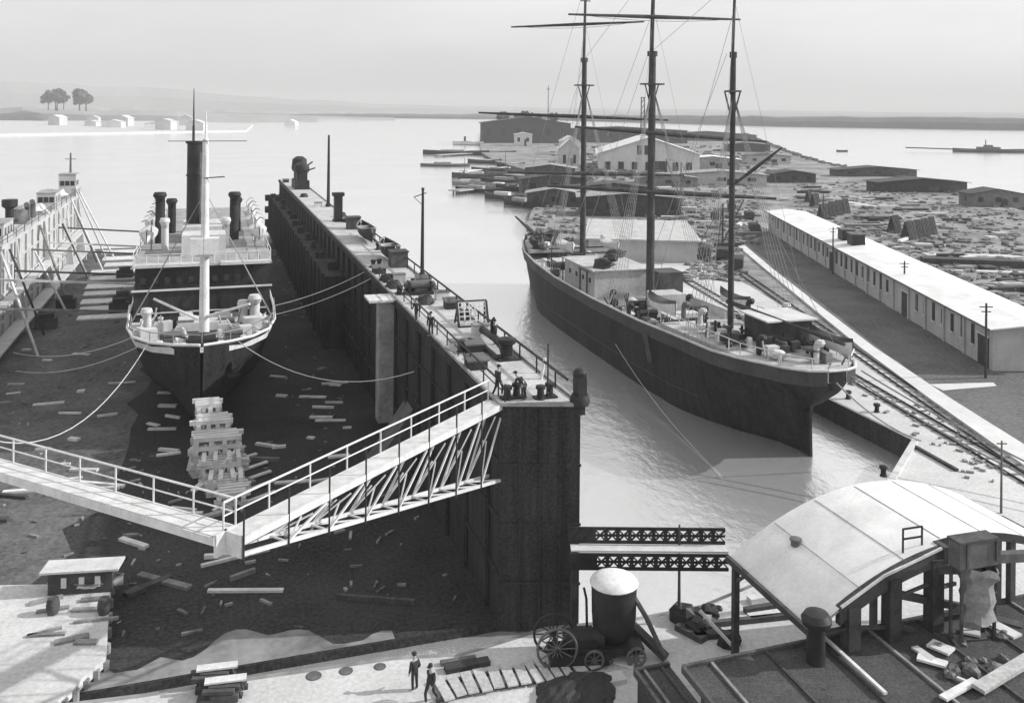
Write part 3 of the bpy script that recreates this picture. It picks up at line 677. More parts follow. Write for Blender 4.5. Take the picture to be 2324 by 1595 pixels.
# foredeck gear
m = MB().tube(K(4.2,-1.2,8.9),K(4.2,1.2,8.9),.55,n=12).box(K(4.3,0,8.5),(2.8,1.3,.5),TH); m.build('windlass','black',stm)
for s,t in ((6,-2.6),(5.6,2.8),(10.4,-1.6),(10.6,2.2)):
    MB().box(K(s,t,8.5),(1.5,1,.5),TH).tube(K(s,t-.8,8.95),K(s,t+.8,8.95),.35,n=10).build('deck_winch','steel_grey',stm)
MB().box(K(11.5,0,8.7),(4.6,3.2,.8),TH).build('hatch','canvas',stm)
for s,t in ((2.2,-1.6),(2.2,1.6),(3.6,-3.6),(3.6,3.6),(9,6),(9,-6),(5,5),(13.6,-4)):
    MB().lathe([(.26,0),(.2,.5),(.3,.6),(.28,.75)],K(s,t,8.3),8).build('bollard','white_old',stm,True)
for i in range(44):
    s = R.uniform(2,15.5); t = R.uniform(-1,1)*min(6,2.2+s*.55); mt = R.choice(['white_old','white_old','deck','black','wood_dark','steel_grey','canvas'])
    if abs(t) < 1.6 and s < 5.5: continue
    if i % 3 == 0: MB().box(K(s,t,8.55),(R.uniform(.3,1.2),R.uniform(.3,1),R.uniform(.4,1)),TH+R.uniform(-.4,.4)).build('deck_chest',mt,stm)
    elif i % 3 == 1: MB().blob(K(s,t,8.5),R.uniform(.3,.7),.8,7,.35).build('gear_bundle',mt,stm)
    else: MB().tube(K(s,t,8.3),K(s+R.uniform(-1,1),t+R.uniform(-1,1),8.3+R.uniform(.6,2)),.1,.07,6).build('stanchion',mt,stm)
for s,t,w_ in ((7.6,-4.8,1.5),(8.8,4.6,1.6),(12.8,1.9,1.3),(6.9,3.9,1.1),(9.6,-3.4,1.2),(14.2,-1.6,1.2)):
    MB().box(K(s,t,8.8),(w_,w_*.8,R.uniform(.8,1.6)),TH+.2).build('deck_locker','white_old',stm)
m = MB()
for k in range(16):
    r = rows[1+k//4 if k < 12 else 4]
for k in range(1,5):
    for sd in (0,-1): m.tube(rows[k][sd],rows[k][sd]+V(0,0,.9),.05,n=5)
for sd in (0,-1): m.path([rows[k][sd]+V(0,0,.9) for k in range(0,6)],.045,5)
m.build('bow_rail','deck_old',stm)
# an anchor at the bow, rudder aft
MB().box(K(1.6,2.6,6.6),(.3,.5,1.3),TH+.4).box(K(1.5,2.7,6.1),(1.1,.3,.3),TH+.4).build('anchor','black',stm)
MB().box(K(89.4,0,3.8),(.25,2,4.4),TH).build('rudder','steel_dark',stm)
# mooring ropes of the steamer
for a, b, sg, lab in ((K(3,-4.6,9),S(-60,985,62),3.5,'long slack pale rope from the steamer bow towards the near left'),(K(6,-6,9),G(30,800,2.4),1.0,'taut pale rope from the steamer to the left dock wall, upper one'),(K(4.4,-5.2,8.6),G(35,842,1.6),1.0,'taut pale rope from the steamer to the left dock wall, lower one'),(K(2,3,9),D(22,-.3,9),2,'pale rope from the steamer bow to the shaded right wall'),(K(14,7.1,9.5),D(47,.2,13),.4,'pale rope from the steamer bridge up to the right dock wall'),(K(12,7,9),D(43,.2,13),.4,'second pale rope from the steamer foredeck up to the right dock wall')):
    tag(MB().path(sag(a,b,sg,14),.04,5).build('mooring_rope','rope_pale'),lab,'rope')

# ================================================================== BARQUE
BR = V(26.0,82.1,0); BA = V(-.2794,.9602,0); BN = V(.9602,.2794,0); TB = math.atan2(.2794,.9602)
def B(s,t,z): return BR+BA*s+BN*t+V(0,0,z)
bq = thing('barque','large black hulled three masted barque moored along the quay','sailing ship',B(0,0,0),TB)
BS = [(-5,6.9,8.5,.2,.9,1,0),(-4.2,6.2,8.4,.3,2.3,1,0),(-2.4,4.9,8.3,.2,3.6,1.3,0),(-.3,3.7,8.25,.12,4.5,2.2,0),(0,-2,8.2,.12,4.6,5,0),(2.5,-2,8.0,.2,5.2,2.4,0),(6,-2,7.8,1.0,5.8,1.1,0),(10,-2,7.65,2.4,5.9,.6,0),(14,-2,7.5,4,6,.35,0),(22,-2,7.1,5,6.1,.22,0),(36,-2,6.8,5.2,6.1,.2,0),(50,-2,6.9,5.2,6.1,.2,0),(60,-2,7.3,4,5.8,.35,0),(68,-2,7.7,1.6,5,.7,0),(74,-2,8.1,.4,3.3,1,.8),(78,-2,8.4,.1,1.6,1.1,1.6),(80,-2,8.7,.02,.15,1,2.6)]
rows = hull(BS, B, 10); m = MB().grid(rows); m.f.append(list(range(21))); m.build('hull','hull_black',bq,True)
m = MB()
for k in (0,-1):
    sg = -1 if k == 0 else 1
    for r0,r1 in zip(rows,rows[1:]):
        o = BN*(sg*.05); m.add([r0[k]+o,r1[k]+o,r1[k]+o-V(0,0,1.3),r0[k]+o-V(0,0,1.3)],[(0,1,2,3)])
m.build('bulwark_strake','hull_grey',bq)
m = MB(); m.path([r[0] for r in rows],.13,5); m.path([r[-1] for r in rows],.13,5); m.path([rows[0][0],rows[0][-1]],.13,5); m.build('bulwark_rail','white_old',bq)
m = MB(); m.grid([[r[0]-V(0,0,1.0)+(r[-1]-r[0])*.02, r[-1]-V(0,0,1.0)-(r[-1]-r[0])*.02] for r in rows[:-1]]); m.build('main_deck','deck',bq)
m = MB()
for r0, r1 in zip(rows[:-1], rows[1:-1]):
    for k in (0,-1):
        i = (r0[-1 if k == 0 else 0]-r0[k])*.02; j = (r1[-1 if k == 0 else 0]-r1[k])*.02
        m.add([r0[k]+i,r1[k]+j,r1[k]+j-V(0,0,1),r0[k]+i-V(0,0,1)],[(0,1,2,3)])
m.build('bulwark_lining','white_old',bq)
MB().slab([B(-4.4,-1.2,8.3),B(-2.6,-3.2,8.3),B(3,-5.0,8.1),B(17,-5.8,7.9),B(17,5.8,7.9),B(3,5.0,8.1),B(-2.6,3.2,8.3),B(-4.4,1.2,8.3)],.6).build('poop_deck','deck',bq)
MB().slab([B(66,-5,8.2),B(66,5,8.2),B(74,3.1,8.4),B(79,.8,8.7),B(79,-.8,8.7),B(74,-3.1,8.4)],.5).build('forecastle_deck','deck_old',bq)
MB().box(B(-.55,0,1.6),(.22,1.6,8.4),TB,-.05).build('rudder','hull_black',bq)
# masts
def mast(s, r, top1, top2, top3, dz=0):
    a = MB().tube(B(s,0,5.8),B(s-.15,0,top1),r,r*.8,14).build('mast','wood_dark',bq,True)
    MB().tube(B(s-.1+.5*r+.2,0,top1-4.2),B(s-.4,0,top2),r*.55,r*.42,10).tube(B(s-.3,0,top2-2),B(s-.8,0,top3),r*.3,r*.14,8).build('topmast','wood_dark',a,True)
    MB().box(B(s-.1,0,top1-3.9),(2.6 if r > .35 else 1.1,1.5,.18),TB).box(B(s-.35,0,top2-2),(1.5 if r > .35 else .8,.2,.14),TB).beam(B(s,-.9,top1-3.9),B(s,-.3,top1-6),.12).beam(B(s,.9,top1-3.9),B(s,.3,top1-6),.12).tube(B(s-.1,0,top1-.5),B(s-.1,0,top1+.1),r*1.2,n=12).each('mast_top','wood_dark',a)
    return a
mz = mast(12.7,.32,36,44,50); mm = mast(32.1,.52,37.2,48,54); mf = mast(55.5,.45,37.6,48,54)
def yard(a, b, r, parent, name='yard'):
    c = (a+b)/2
    o = MB().tube(c,a,r,r*.45,8).tube(c,b,r,r*.45,8).build(name,'wood_dark',parent,True)
    MB().path(sag(a.lerp(b,.06),b.lerp(a,.06),.5,8),.03,4).build('foot_rope','rope',o)
    return o
yard(S(1290,33,109.8),S(1680,45,114.3),.26,mm); yard(S(1305,288,111),S(1740,322,115),.3,mm); yard(S(1242,422,110),S(1761,451,116),.36,mm)
yard(S(1160,62,138),S(1462,50,131),.24,mf); yard(S(1086,256,132),S(1516,273,138),.28,mf); yard(S(1151,391,132),S(1552,398,138),.33,mf)
g0 = B(13.2,0,22.2); yard(g0,S(1775,335,85.5),.2,mz,'gaff'); MB().tube(B(13.3,0,10.6),B(-4.2,1.2,10.4),.24,.16,8).build('boom','wood_dark',mz,True)
m = MB()
for s, tp, sp in ((12.7,32,5.7),(32.1,33.4,6.0),(55.5,33.8,5.9)):
    for sd in (-1,1):
        for q in range(6): m.tube(B(s-.1,0,tp),B(s-.8-q*.9,sd*sp,7.3),.028,n=3)
        for q in range(1,16):
            f = q/17; m.tube(B(s-.1,0,tp).lerp(B(s-.8,sd*sp,7.3),1-f),B(s-.1,0,tp).lerp(B(s-5.3,sd*sp,7.3),1-f),.014,n=3)
        m.tube(B(s-.4,0,tp+9),B(s-6,sd*sp,7.3),.02,n=3)
for a, b in (((55.5,0,30),(66,-3,8.5)),((55.5,0,42),(72,2,8.8)),((32.1,0,42),(52,-5,7.5)),((32.1,0,26),(44,5,9.6)),((12.7,0,30),(26,4,7.5)),((12.7,0,40),(24,-4,7)),((12.7,0,26),(-4,1,9.4)),((55.5,0,37),(79,0,9)),((56.7,0,47),(88,0,11)),((33.3,0,37),(57,0,8.5)),((13.9,0,36),(33.5,0,10)),((33.3,0,47),(56.5,0,37)),((13.9,0,43),(33,0,37))): m.tube(B(*a),B(*b),.03,n=3)
m.build('rigging','rope',bq)
m = MB(); m.tube(B(77,0,8.6),B(90,0,10.6),.36,.16,10); m.build('bowsprit','wood_dark',bq,True)
for a_ in (16,13):
    m = MB()
    for k in (0,1):
        j = 10-a_%10 if k else 0
    m.path([r[20-a_ if 20-a_ < 10 else 4]+BN*-.02 for r in rows[7:-1]],.04,4); m.path([r[a_]+BN*.02 for r in rows[7:-1]],.06,4); m.build('rubbing_strake','hull_grey',bq)
# deck houses and gear
dh = MB().box(B(45,-.6,7.6),(7.6,11.5,3.6),TB).build('deckhouse','deck',bq); MB().slab([B(38.9,-4.8,9.56),B(38.9,3.6,9.56),B(51.2,3.6,9.56),B(51.2,-4.8,9.56)],.14).build('house_roof','deck',dh)
for q,w_,mt in ((-2.6,1.4,'wood_dark'),(.4,1.0,'black'),(2.4,1.2,'wood_dark')): MB().blob(B(45+q*1.6,q,10.0),w_,.6).build('roof_bundle',mt,dh,True)
m = MB()
for q in (41,43.5,46,48.5): m.box(B(q,-4.43,8),(.08,.6,.6),TB)
m.each('house_window','wood_dark',dh)
m = MB(); m.path([B(40,-5.2,9.3),B(40,-5.2,6.4)],.1); m.path([B(42.5,-5.2,9.3),B(42.5,-5.2,6.4)],.1); m.beam(B(39.6,-5.2,9.35),B(43,-5.2,9.35),.25,.12); m.build('house_frame','black',dh)
pc = MB().box(B(6.6,1.6,9.3),(4.6,4.4,2.3),TB).build('chart_house','wood_dark',bq); MB().slab([B(4,-1.1,10.62),B(4,4.3,10.62),B(9.2,4.3,10.62),B(9.2,-1.1,10.62)],.14).build('house_roof','white_old',pc)
MB().box(B(28.5,.4,7.2),(3.6,3.0,2.8),TB).build('hatch_house','deck',bq)
MB().box(B(36.5,4.2,7.9),(3.2,3.4,3.6),TB).build('galley_house','wood_dark',bq)
for s, l_ in ((23,3.4),(62.5,3.2)):
    h_ = MB().box(B(s,0,6.6),(4,l_,.9),TB).build('hatch','wood',bq); MB().box(B(s,0,7.12),(4.2,l_+.2,.12),TB).build('hatch_cover','canvas',h_)
for s,t in ((53.5,-3.4),(53.5,3.4),(19.5,-4.4),(19.5,4.4),(1,3.5)): lifeboat(B(s,t,10.0 if 40 < s < 60 else 8.6),TB,bq,'canvas' if s > 30 else 'wood_dark',6.5)
m = MB()
for s in (51,56):
    for t in (-4.6,4.6): m.beam(B(s,t,6.2),B(s,t,9.8),.16); 
    m.beam(B(s,-5,9.9),B(s,5,9.9),.18)
m.build('boat_skid','wood_dark',bq)
for s,t in ((30.6,-2.2),(30.4,2.4),(25.6,-3.2),(26,3.4),(59,-2.4),(59.4,2.4),(70,0),(20.6,0)):
    z0 = 8.2 if s > 66 else 6.2
    MB().box(B(s,t,z0+.3),(1.8,1,.6),TB).tube(B(s,t,z0+.8)-BN*1.1,B(s,t,z0+.8)+BN*1.1,.34,n=10).build('deck_winch','black',bq)
for s,t in ((27,-5),(31.5,4.8),(34.6,-4),(16,-3.6),(15.4,3.6),(11.6,-4),(10.6,4.8),(2,-3.2),(60.6,-4.4),(64,4),(72,-1.8),(72,1.8),(-2,0)):
    z0 = 8.3 if s > 66 or s < 17 else 6.1; h_ = R.uniform(1.2,2.2)
    MB().path([B(s,t,z0),B(s,t,z0+h_*.8),B(s-.2,t,z0+h_),B(s-.6,t,z0+h_+.1)],.26,8).lathe([(.26,-.2),(.42,.1),(.3,.35)],B(s-.6,t,z0+h_),8).build('cowl_ventilator',R.choice(['white_old','black','steel_grey']),bq,True)
for i in range(104):
    s = R.choice([R.uniform(18,36),R.uniform(-2,14),R.uniform(52,66),R.uniform(67,76)]); t = R.uniform(-1,1)*(4.6 if 5 < s < 66 else 2.6)
    if 35 < s < 51.5: continue
    z0 = 8.35 if s > 66 or s < 17 else 6.15
    k = i % 4
    if k == 0: MB().box(B(s,t,z0+.45),(R.uniform(.5,1.4),R.uniform(.5,1.1),R.uniform(.5,1.1)),TB+R.uniform(-.2,.2)).build('deck_chest',R.choice(['white_old','wood','wood_dark']),bq)
    elif k == 1: MB().lathe([(.3,0),(.38,.35),(.38,.6),(.3,.95)],B(s,t,z0),10).build('cask','wood_dark',bq,True)
    elif k == 2: MB().blob(B(s,t,z0+.3),R.uniform(.35,.8),.6).build('sail_bundle',R.choice(['canvas','wood_dark','wood']),bq,True)
    else: MB().path([B(s,t,z0),B(s,t,z0+1.1)],.14,6).path([B(s+.7,t,z0),B(s+.7,t,z0+1.1)],.14,6).beam(B(s-.4,t,z0+.7),B(s+1.1,t,z0+.7),.16).build('bitts','black',bq)
for i in range(90):
    s = R.uniform(-3.5,36) if i < 66 else R.uniform(66,77); sd = R.choice([-1,-1,1]); lim = 5.0 if 4 < s < 40 else 3.4 if s < 4 else 2.4*(79-s)/11; t = sd*R.uniform(.35,1)*lim
    z0 = 8.35 if s > 66 or s < 17 else 6.15; mt = R.choice(['white_old','black','wood_dark','white','deck','steel_grey'])
    if i % 3 == 0: MB().box(B(s,t,z0+.3),(R.uniform(.3,1.0),R.uniform(.3,.8),R.uniform(.4,1.1)),TB+R.uniform(-.5,.5)).build('deck_locker',mt,bq)
    elif i % 3 == 1: MB().blob(B(s,t,z0+.25),R.uniform(.25,.6),.8,7,.35).build('gear_bundle',mt,bq)
    else: MB().tube(B(s,t,z0),B(s+R.uniform(-.8,.8),t+R.uniform(-.6,.6),z0+R.uniform(.7,1.9)),.09,.07,6).build('stanchion',mt,bq)
for s,t,h in ((70,-1.6,1.6),(73,1,1.9),(75.5,-.4,1.5),(68,2.4,1.4),(67.5,-3,1.8)): MB().blob(B(s,t,8.4+h*.35),h*.7,.9,8,.35).build('sail_bundle','wood_dark',bq)
m = MB()
for s in range(-4,18,2):
    b = 5.1 if s > 1 else 3.5 if s > -3 else 1.8
    for sd in (-1,1): m.tube(B(s,sd*b,8.3),B(s,sd*b,9.4),.05,n=4)
for sd in (-1,1): m.path([B(-4.3,sd*1.8,9.4),B(-2.4,sd*3.5,9.4),B(2,sd*5.1,9.4),B(17,sd*5.6,9.1)],.06,4)
m.build('poop_rail','white_old',bq)
MB().lathe([(.9,-.05),(1,0),(.9,.05)],B(-1.4,0,9.4),14).tube(B(-1.4,0,8.3),B(-1.4,0,9.4),.1).build('steering_wheel','wood_dark',bq)
MB().box(B(3,0,8.8),(1.6,1.2,1),TB).build('skylight','glass',bq)
for s,t,b,r in ((60,-5.9,8.5,.2),(24,-6.3,0,.2)): pass
MB().path([B(20,-6.3,6.2),B(18.6,-6.3,3.4)],.12,6).path([B(19.4,-6.3,6.2),B(18,-6.3,3.4)],.12,6).build('side_ladder','steel_grey',bq)
# barque moorings
for a,b,sg,lab in ((B(-4.6,2.6,8.2),V(44.5,62,2.4),.6,'upper mooring rope from the barque stern along the pale path'),(B(-5.2,1.2,8.0),V(43.6,60,2.4),.9,'lower mooring rope from the barque stern over the quay apron'),(B(-5.4,-.4,7.6),G(2090,1000,2.2),.6,'thin rope from the barque stern to the quay corner'),(B(28,-6.2,3),G(1640,1082,.1),.9,'pale rope sagging from the barque side to the water'),(B(79,.6,8.3),V(12,176,2.4),1.5,'rope from the barque bow to the far quay')):
    tag(MB().path(sag(a,b,sg,12),.07 if 'pale rope' not in lab else .03,5).build('mooring_rope','rope' if 'pale rope' not in lab else 'rope_pale'),lab,'rope')
# ================================================================== LONG SHED, TRACKS, POLES
def SH(s, q, z): return V(52.7+s*.0678+q, 101+s, z)       # s along the shed, q across
shed = thing('long_shed','long low grey shed with a pale sheet roof and a row of narrow windows','shed',SH(0,0,2),-.0677)
SL, SW_, EZ = 117, 8.2, 6.8
m = MB(); m.prism([SH(0,0,0)[:2],SH(SL,0,0)[:2],SH(SL,SW_,0)[:2],SH(0,SW_,0)[:2]],1.9,EZ-.15)
m.add([SH(0,0,EZ-.15),SH(0,SW_,EZ-.15),SH(0,SW_/2,EZ+.25)],[(0,1,2)]); m.build('wall','plaster',shed)
m = MB()
for a,b in ((-.7,SW_/2),(SW_+.7,SW_/2)):
    z0 = EZ-.1; m.slab([SH(-.8,a,z0),SH(SL+.6,a,z0),SH(SL+.6,b,EZ+.42),SH(-.8,b,EZ+.42)],.14)
m.build('roof','roof_pale',shed)
m = MB(); m.beam(SH(-.8,-.72,EZ-.17),SH(SL+.6,-.72,EZ-.17),.12,.2); m.build('gutter','steel_grey',shed)
for i in range(38):
    s = 5+i*2.9
    if i in (7,8,9,20): continue
    w_ = MB().box(SH(s,-.03,4.9+R.uniform(-.06,.06)),(.1,.75,R.choice([2.3,2.3,2.1,1.7])),-.0677).build('window',R.choice(['glass','glass','wood_dark','steel_grey']),shed); MB().box(SH(s,-.08,3.68),(.25,1,.12),-.0677).build('window_sill','plaster_white',w_)
for i,s in enumerate((2.2,26.5,63)):
    d_ = MB().box(SH(s,-.05,3.7),(.16,2.6,3.4),-.0677).build('door','wood_dark',shed); MB().box(SH(s,-.08,5.5),(.3,3,.2),-.0677).build('door_frame','plaster_white',d_)
MB().box(SH(-.05,5.5,3.9),(3,.16,3.8),-.0677).build('door','wood_dark',shed)
m = MB()
for s in range(0,117,6): m.box(SH(s+1.2,-.12,4.2),(.2,.4,4.6),-.0677)
m.each('pilaster','plaster',shed)
for i,(px,py) in enumerate(((1913,541),(1935,552))):
    p = G(px,py,7.3); o = thing('roof_ventilator',['dark louvred ventilator on the shed roof, farther of the two','dark louvred ventilator on the shed roof, nearer of the two'][i],'ventilator',(p.x+.6,p.y,7.1),-.0677)
    MB().box((0,0,.9),(2.2,3,1.8)).build('louvre_box','black',o,fix=True); MB().box((0,0,1.9),(2.6,3.4,.2)).build('vent_cap','steel_grey',o,fix=True)
for i,(px,py,ty,lab) in enumerate(((1890,622,515,'wooden pole before the far half of the long shed'),(2052,700,592,'wooden pole before the middle of the long shed'),(2237,858,688,'wooden pole at the near corner of the long shed'),(1868,505,440,'wooden pole standing beyond the long shed roof'))):
    p = G(px,py,2) if i < 3 else G(px,520,2); h = S(px,ty,p.y).z-2
    o = thing('telegraph_pole',lab,'pole',p); MB().tube((0,0,0),(0,0,h),.16,.11,8).build('pole_shaft','wood_dark',o,True,fix=True)
    MB().beam((-.7,0,h-.4),(.7,0,h-.4),.1).beam((-.5,0,h-.9),(.5,0,h-.9),.1).build('crossarm','wood_dark',o,fix=True)
p = V(34.5,65,2); p = S(2272,1175,65); p = V(p.x,65,2); h = S(2272,1000,65).z-2
o = thing('telegraph_pole','thin iron pole on the quay behind the big pale roof','pole',p); MB().tube((0,0,0),(0,0,h),.09,.06,8).build('pole_shaft','steel_grey',o,True,fix=True); MB().tube((-.35,0,h-.2),(.35,0,h-.2),.05).build('crossarm','steel_grey',o,fix=True)
def track(name, label, a, b, g, ext0=0, ext1=0):
    a, b = V(a.x,a.y,2.0), V(b.x,b.y,2.0); d = (b-a).normalized(); a = a-d*ext0; b = b+d*ext1; r = V(d.y,-d.x,0)*g/2
    o = thing(name,label,'railway track',a,math.atan2(d.y,d.x))
    for sd in (-1,1): MB().beam(a+r*sd+V(0,0,.12),b+r*sd+V(0,0,.12),.11,.16).build('rail','black',o)
    m = MB(); n = int((b-a).length/1.6)
    for i in range(n): q = a.lerp(b,(i+.5)/n); m.beam(q-r*1.5+V(0,0,.03),q+r*1.5+V(0,0,.03),.26,.07)
    m.each('sleeper','wood',o); return o
ra, rb = G(2037,931), G(2269,1071); rc, rd = G(2085,932), G(2292,1050)
track('railway_track','railway track on the pale apron nearest the water',(ra+rc)/2,(rb+rd)/2,1.45,70,12)
track('railway_track','railway track running close beside the pale path',G(1981,827),G(2268,1026),1.2,60,10)
q_ = G(2069,1012); tag(MB().beam(q_+V(0,0,.1),G(2172,1070)+V(0,0,.1),.3,.25).build('timber_baulk','wood_dark'),'dark timber baulk lying on the quay corner','timber baulk')
a,b = land[10],land[11]; tag(MB().beam(a+V(0,0,.12),b+V(0,0,.12),.5,.3).build('quay_kerb','white_old'),'pale kerb timber along the slanting quay edge','kerb')
for i,(px,py) in enumerate(((2005,1080),(1925,905),(1990,935))):
    p = G(px,py,2); tag(MB().lathe([(.3,0),(.22,.15),(.2,.5),(.34,.62),(.3,.8),(.05,.85)],p,10).build('bollard','black',None,True),['dark bollard at the near end of the slanting quay edge','dark bollard on the quay behind the barque stern','dark bollard midway along the quay apron'][i],'bollard')

# ================================================================== CANOPY ROOF, NEAR RIGHT
CA = V(11.4,47,0); CV = V(.29,-.957,0); CN = V(.957,.29,0); TC = math.atan2(.29,.957)
def C(v, t, z): return CA+CV*v+CN*t+V(0,0,z)
CW, CR, CE = 16.8, 2.8, 7.5
arch = lambda t: CE+CR*(1-((t-CW/2)/(CW/2))**2)
can = thing('arched_canopy','big pale arched canopy roof on dark posts at the near right','canopy',C(3,8,2),TC)
m = MB(); N_ = 20
ts = [-.25]+[CW*i/N_ for i in range(1,N_)]+[CW+.25]
for v0f, z0 in ((0,0),): 
    topr = [[C(-.1,t,arch(t)) for t in ts],[C(3.2,t,arch(t)) for t in ts],[C(6.3,t,arch(t)) for t in ts]]; m.grid(topr)
    tl = [t for t in ts if t < 6.9]; m.grid([[C(6.3,t,arch(t)) for t in tl],[C(7,t,arch(t)) for t in tl]])
    m.grid([[p-V(0,0,.12) for p in r] for r in topr]); m.grid([[C(6.3,t,arch(t)-.12) for t in tl],[C(7,t,arch(t)-.12) for t in tl]])
m.build('roof_sheet','roof_pale',can,True)
m = MB()
def archbeam(v, t0, t1, dz0, dz1, th):
    k = 14
    for i in range(k):
        a, b = lerp(t0,t1,i/k), lerp(t0,t1,(i+1)/k)
        m.add([C(v,a,arch(a)-dz0),C(v,b,arch(b)-dz0),C(v,b,arch(b)-dz1),C(v,a,arch(a)-dz1),C(v-th,a,arch(a)-dz0),C(v-th,b,arch(b)-dz0),C(v-th,b,arch(b)-dz1),C(v-th,a,arch(a)-dz1)],[(0,1,2,3),(4,5,6,7),(0,4,5,1),(3,2,6,7),(0,3,7,4),(1,5,6,2)])
archbeam(7.02,1.2,6.9,-.02,.75,.3); archbeam(6.32,6.9,16.9,.02,.4,.2); archbeam(.1,0,16.8,.14,.6,.25)
m.beam(C(0,-.28,CE-.12),C(7,-.28,CE-.12),.2,.3); m.beam(C(0,CW+.2,CE-.15),C(6.3,CW+.2,CE-.15),.2,.3); m.beam(C(6.4,6.85,arch(6.85)-.35),C(7.1,6.85,arch(6.85)-.35),.3,.8)
m.build('fascia','wood_dark',can)
m = MB(); m.beam(C(7.05,1.25,arch(1.25)+.05),C(7.05,3.5,arch(3.5)+.05),.1,.1); m.beam(C(7.05,3.5,arch(3.5)+.05),C(7.05,6.6,arch(6.6)+.05),.1,.1); m.build('roof_flashing','white',can)
for v,t in ((.15,.1),(6.6,.05),(6.85,1.9),(6.85,4.05),(6.85,6.35),(.15,16.6),(6.1,16.6),(6.1,11.5),(.15,8.4)):
    th = .62 if v > 6.7 else .3
    MB().box(C(v,t,(2+arch(t))/2-.2),(th,th,arch(t)-2.4),TC).build('post','wood_dark',can)
m = MB()
for a,b,w_ in (((6.8,4.05,arch(4)-1.1),(6.4,9.8,6.5),.3),((6.8,1.9,7.2),(6.8,4,6.9),.14),((6.8,4.1,7.0),(6.5,7.5,5.6),.2),((6.85,6.4,arch(6.4)-.9),(5,9,arch(9)-1.0),.26),((6.85,.2,7.2),(6.85,1.9,7.25),.16),((6.85,4.2,8.2),(6.85,6.2,8.6),.12),((.15,.1,6.2),(1.4,0,CE-.3),.14),((6.7,6.4,8.2),(4.6,9.6,7),.16)): m.beam(C(*a),C(*b),w_)
m.each('brace','wood_dark',can)
m = MB()
for t in [2.4+i*2.4 for i in range(6)]: 
    k = 4
    m.beam(C(.05,t,arch(t)+.012),C(6.25 if t > 6.7 else 6.95,t,arch(t)+.008),.03,.02)
m.each('roof_seam','deck_old',can)
t_ = 2.2; MB().lathe([(.24,0),(.24,.25),(.3,.26),(.3,.34),(.05,.4)],C(2.2,t_,arch(t_)-.05),12).build('roof_vent','steel_grey',can,True)
p = C(6.3,5.1,arch(5.1)); m = MB()
for q in (0,1.05): m.beam(p+CN*q+V(0,0,-.1),p+CN*q+V(0,0,1.1),.07)
for z in (.62,1.08): m.beam(p+V(0,0,z),p+CN*1.05+V(0,0,z),.07)
m.build('roof_ladder','black',can)
# hoist cabin with draped canvas, right of the canopy
o = thing('hoist_cabin','small grey winch cabin on legs with canvas draped below it, at the right edge','cabin',C(8,7.45,2),TC)
MB().box(C(8,7.45,10.4),(2.05,.7,1.15),TC).build('cabin_wall','steel_grey',o); MB().box(C(8,7.45,11.02),(2.15,.8,.1),TC).box(C(8.38,8.45,10.5),(.22,.12,.9),TC).box(C(8.38,6.8,10.4),(.1,.08,1.1),TC).build('cabin_roof','wood_dark',o)
m = MB()
for a in (-1,1):
    for b in (-.8,.8): m.beam(C(8+b*.4,7.45+a*.9,2),C(8+b*.4,7.45+a*.9,9.85),.12)
m.beam(C(8,8.5,10.0),C(7.6,11.6,9.5),.4,.4); m.beam(C(7.1,6.4,9.3),C(7.9,7.0,9.6),.3); m.each('cabin_leg','wood_dark',o)
rows = []
for k in range(9):
    z = 9.75-k*.3; rr = .82-.02*k+.1*math.sin(k*1.7)
    rows.append([C(8,7.75,z)+V(math.cos(a)*(rr*(1+.12*math.sin(5*a+k*.5))+R.uniform(-.07,.07)), math.sin(a)*(rr*.8*(1+.12*math.sin(5*a+k*.5))+R.uniform(-.07,.07)), R.uniform(-.08,.08)) for a in [2*math.pi*j/14 for j in range(14)]])
MB().grid(rows,True).build('canvas_drape','wood',o,True)
# tarred felt roofs in the foreground
def felt_roof(name, label, quad, th, wall_z, nb):
    o = thing(name,label,'shed',(quad[0].x,quad[0].y,wall_z))
    m = MB().slab(quad,th); m.build('felt_roof','tar',o)
    a,b,c,d = quad; m = MB(); m.prism([a.lerp(c,.03)[:2],b.lerp(d,.03)[:2],c.lerp(a,.03)[:2],d.lerp(b,.03)[:2]],1.9,min(p.z for p in quad)-th); m.build('wall','wood_dark',o)
    for i in range(nb): 
        m = MB(); q = (i+.5)/nb; m.beam(a.lerp(b,q)+V(0,0,.05),d.lerp(c,q)+V(0,0,.05),.13,.1); m.build('batten','wood_dark' if i % 3 else 'wood',o)
    m = MB(); m.beam(a,b,.16,.3); m.beam(d,a,.16,.3); m.build('eave_board','wood_dark',o)
    return o
f0 = G(1550,1517,6.2); fr = felt_roof('felt_roofed_shed','shed with a broad dark tarred felt roof in the near right corner',[f0,f0+CN*24+V(0,0,.5),f0+CN*24+CV*9+V(0,0,.5),f0+CV*9],.2,2,9)
f1 = G(1441,1524,4.2); felt_roof('felt_roofed_shed','small dark felt roofed shed between the coal heap and the pale lane',[f1,f1+CN*1.75,f1+CN*1.75+CV*6,f1+CV*6],.18,2,2)
def FR(px, py): return G(px,py,6.35)
c0 = FR(1852,1500); o = thing('roof_chimney','stout dark capped chimney on the felt roof beside the canopy corner','chimney',c0)
MB().lathe([(.42,-.3),(.4,.2),(.36,1.3),(.36,1.6)],(0,0,0),14).build('chimney_shaft','black',o,True,fix=True); MB().lathe([(.38,1.55),(.6,1.6),(.66,1.85),(.5,2.1),(.1,2.22)],(0,0,0),14).build('chimney_cap','black',o,True,fix=True)
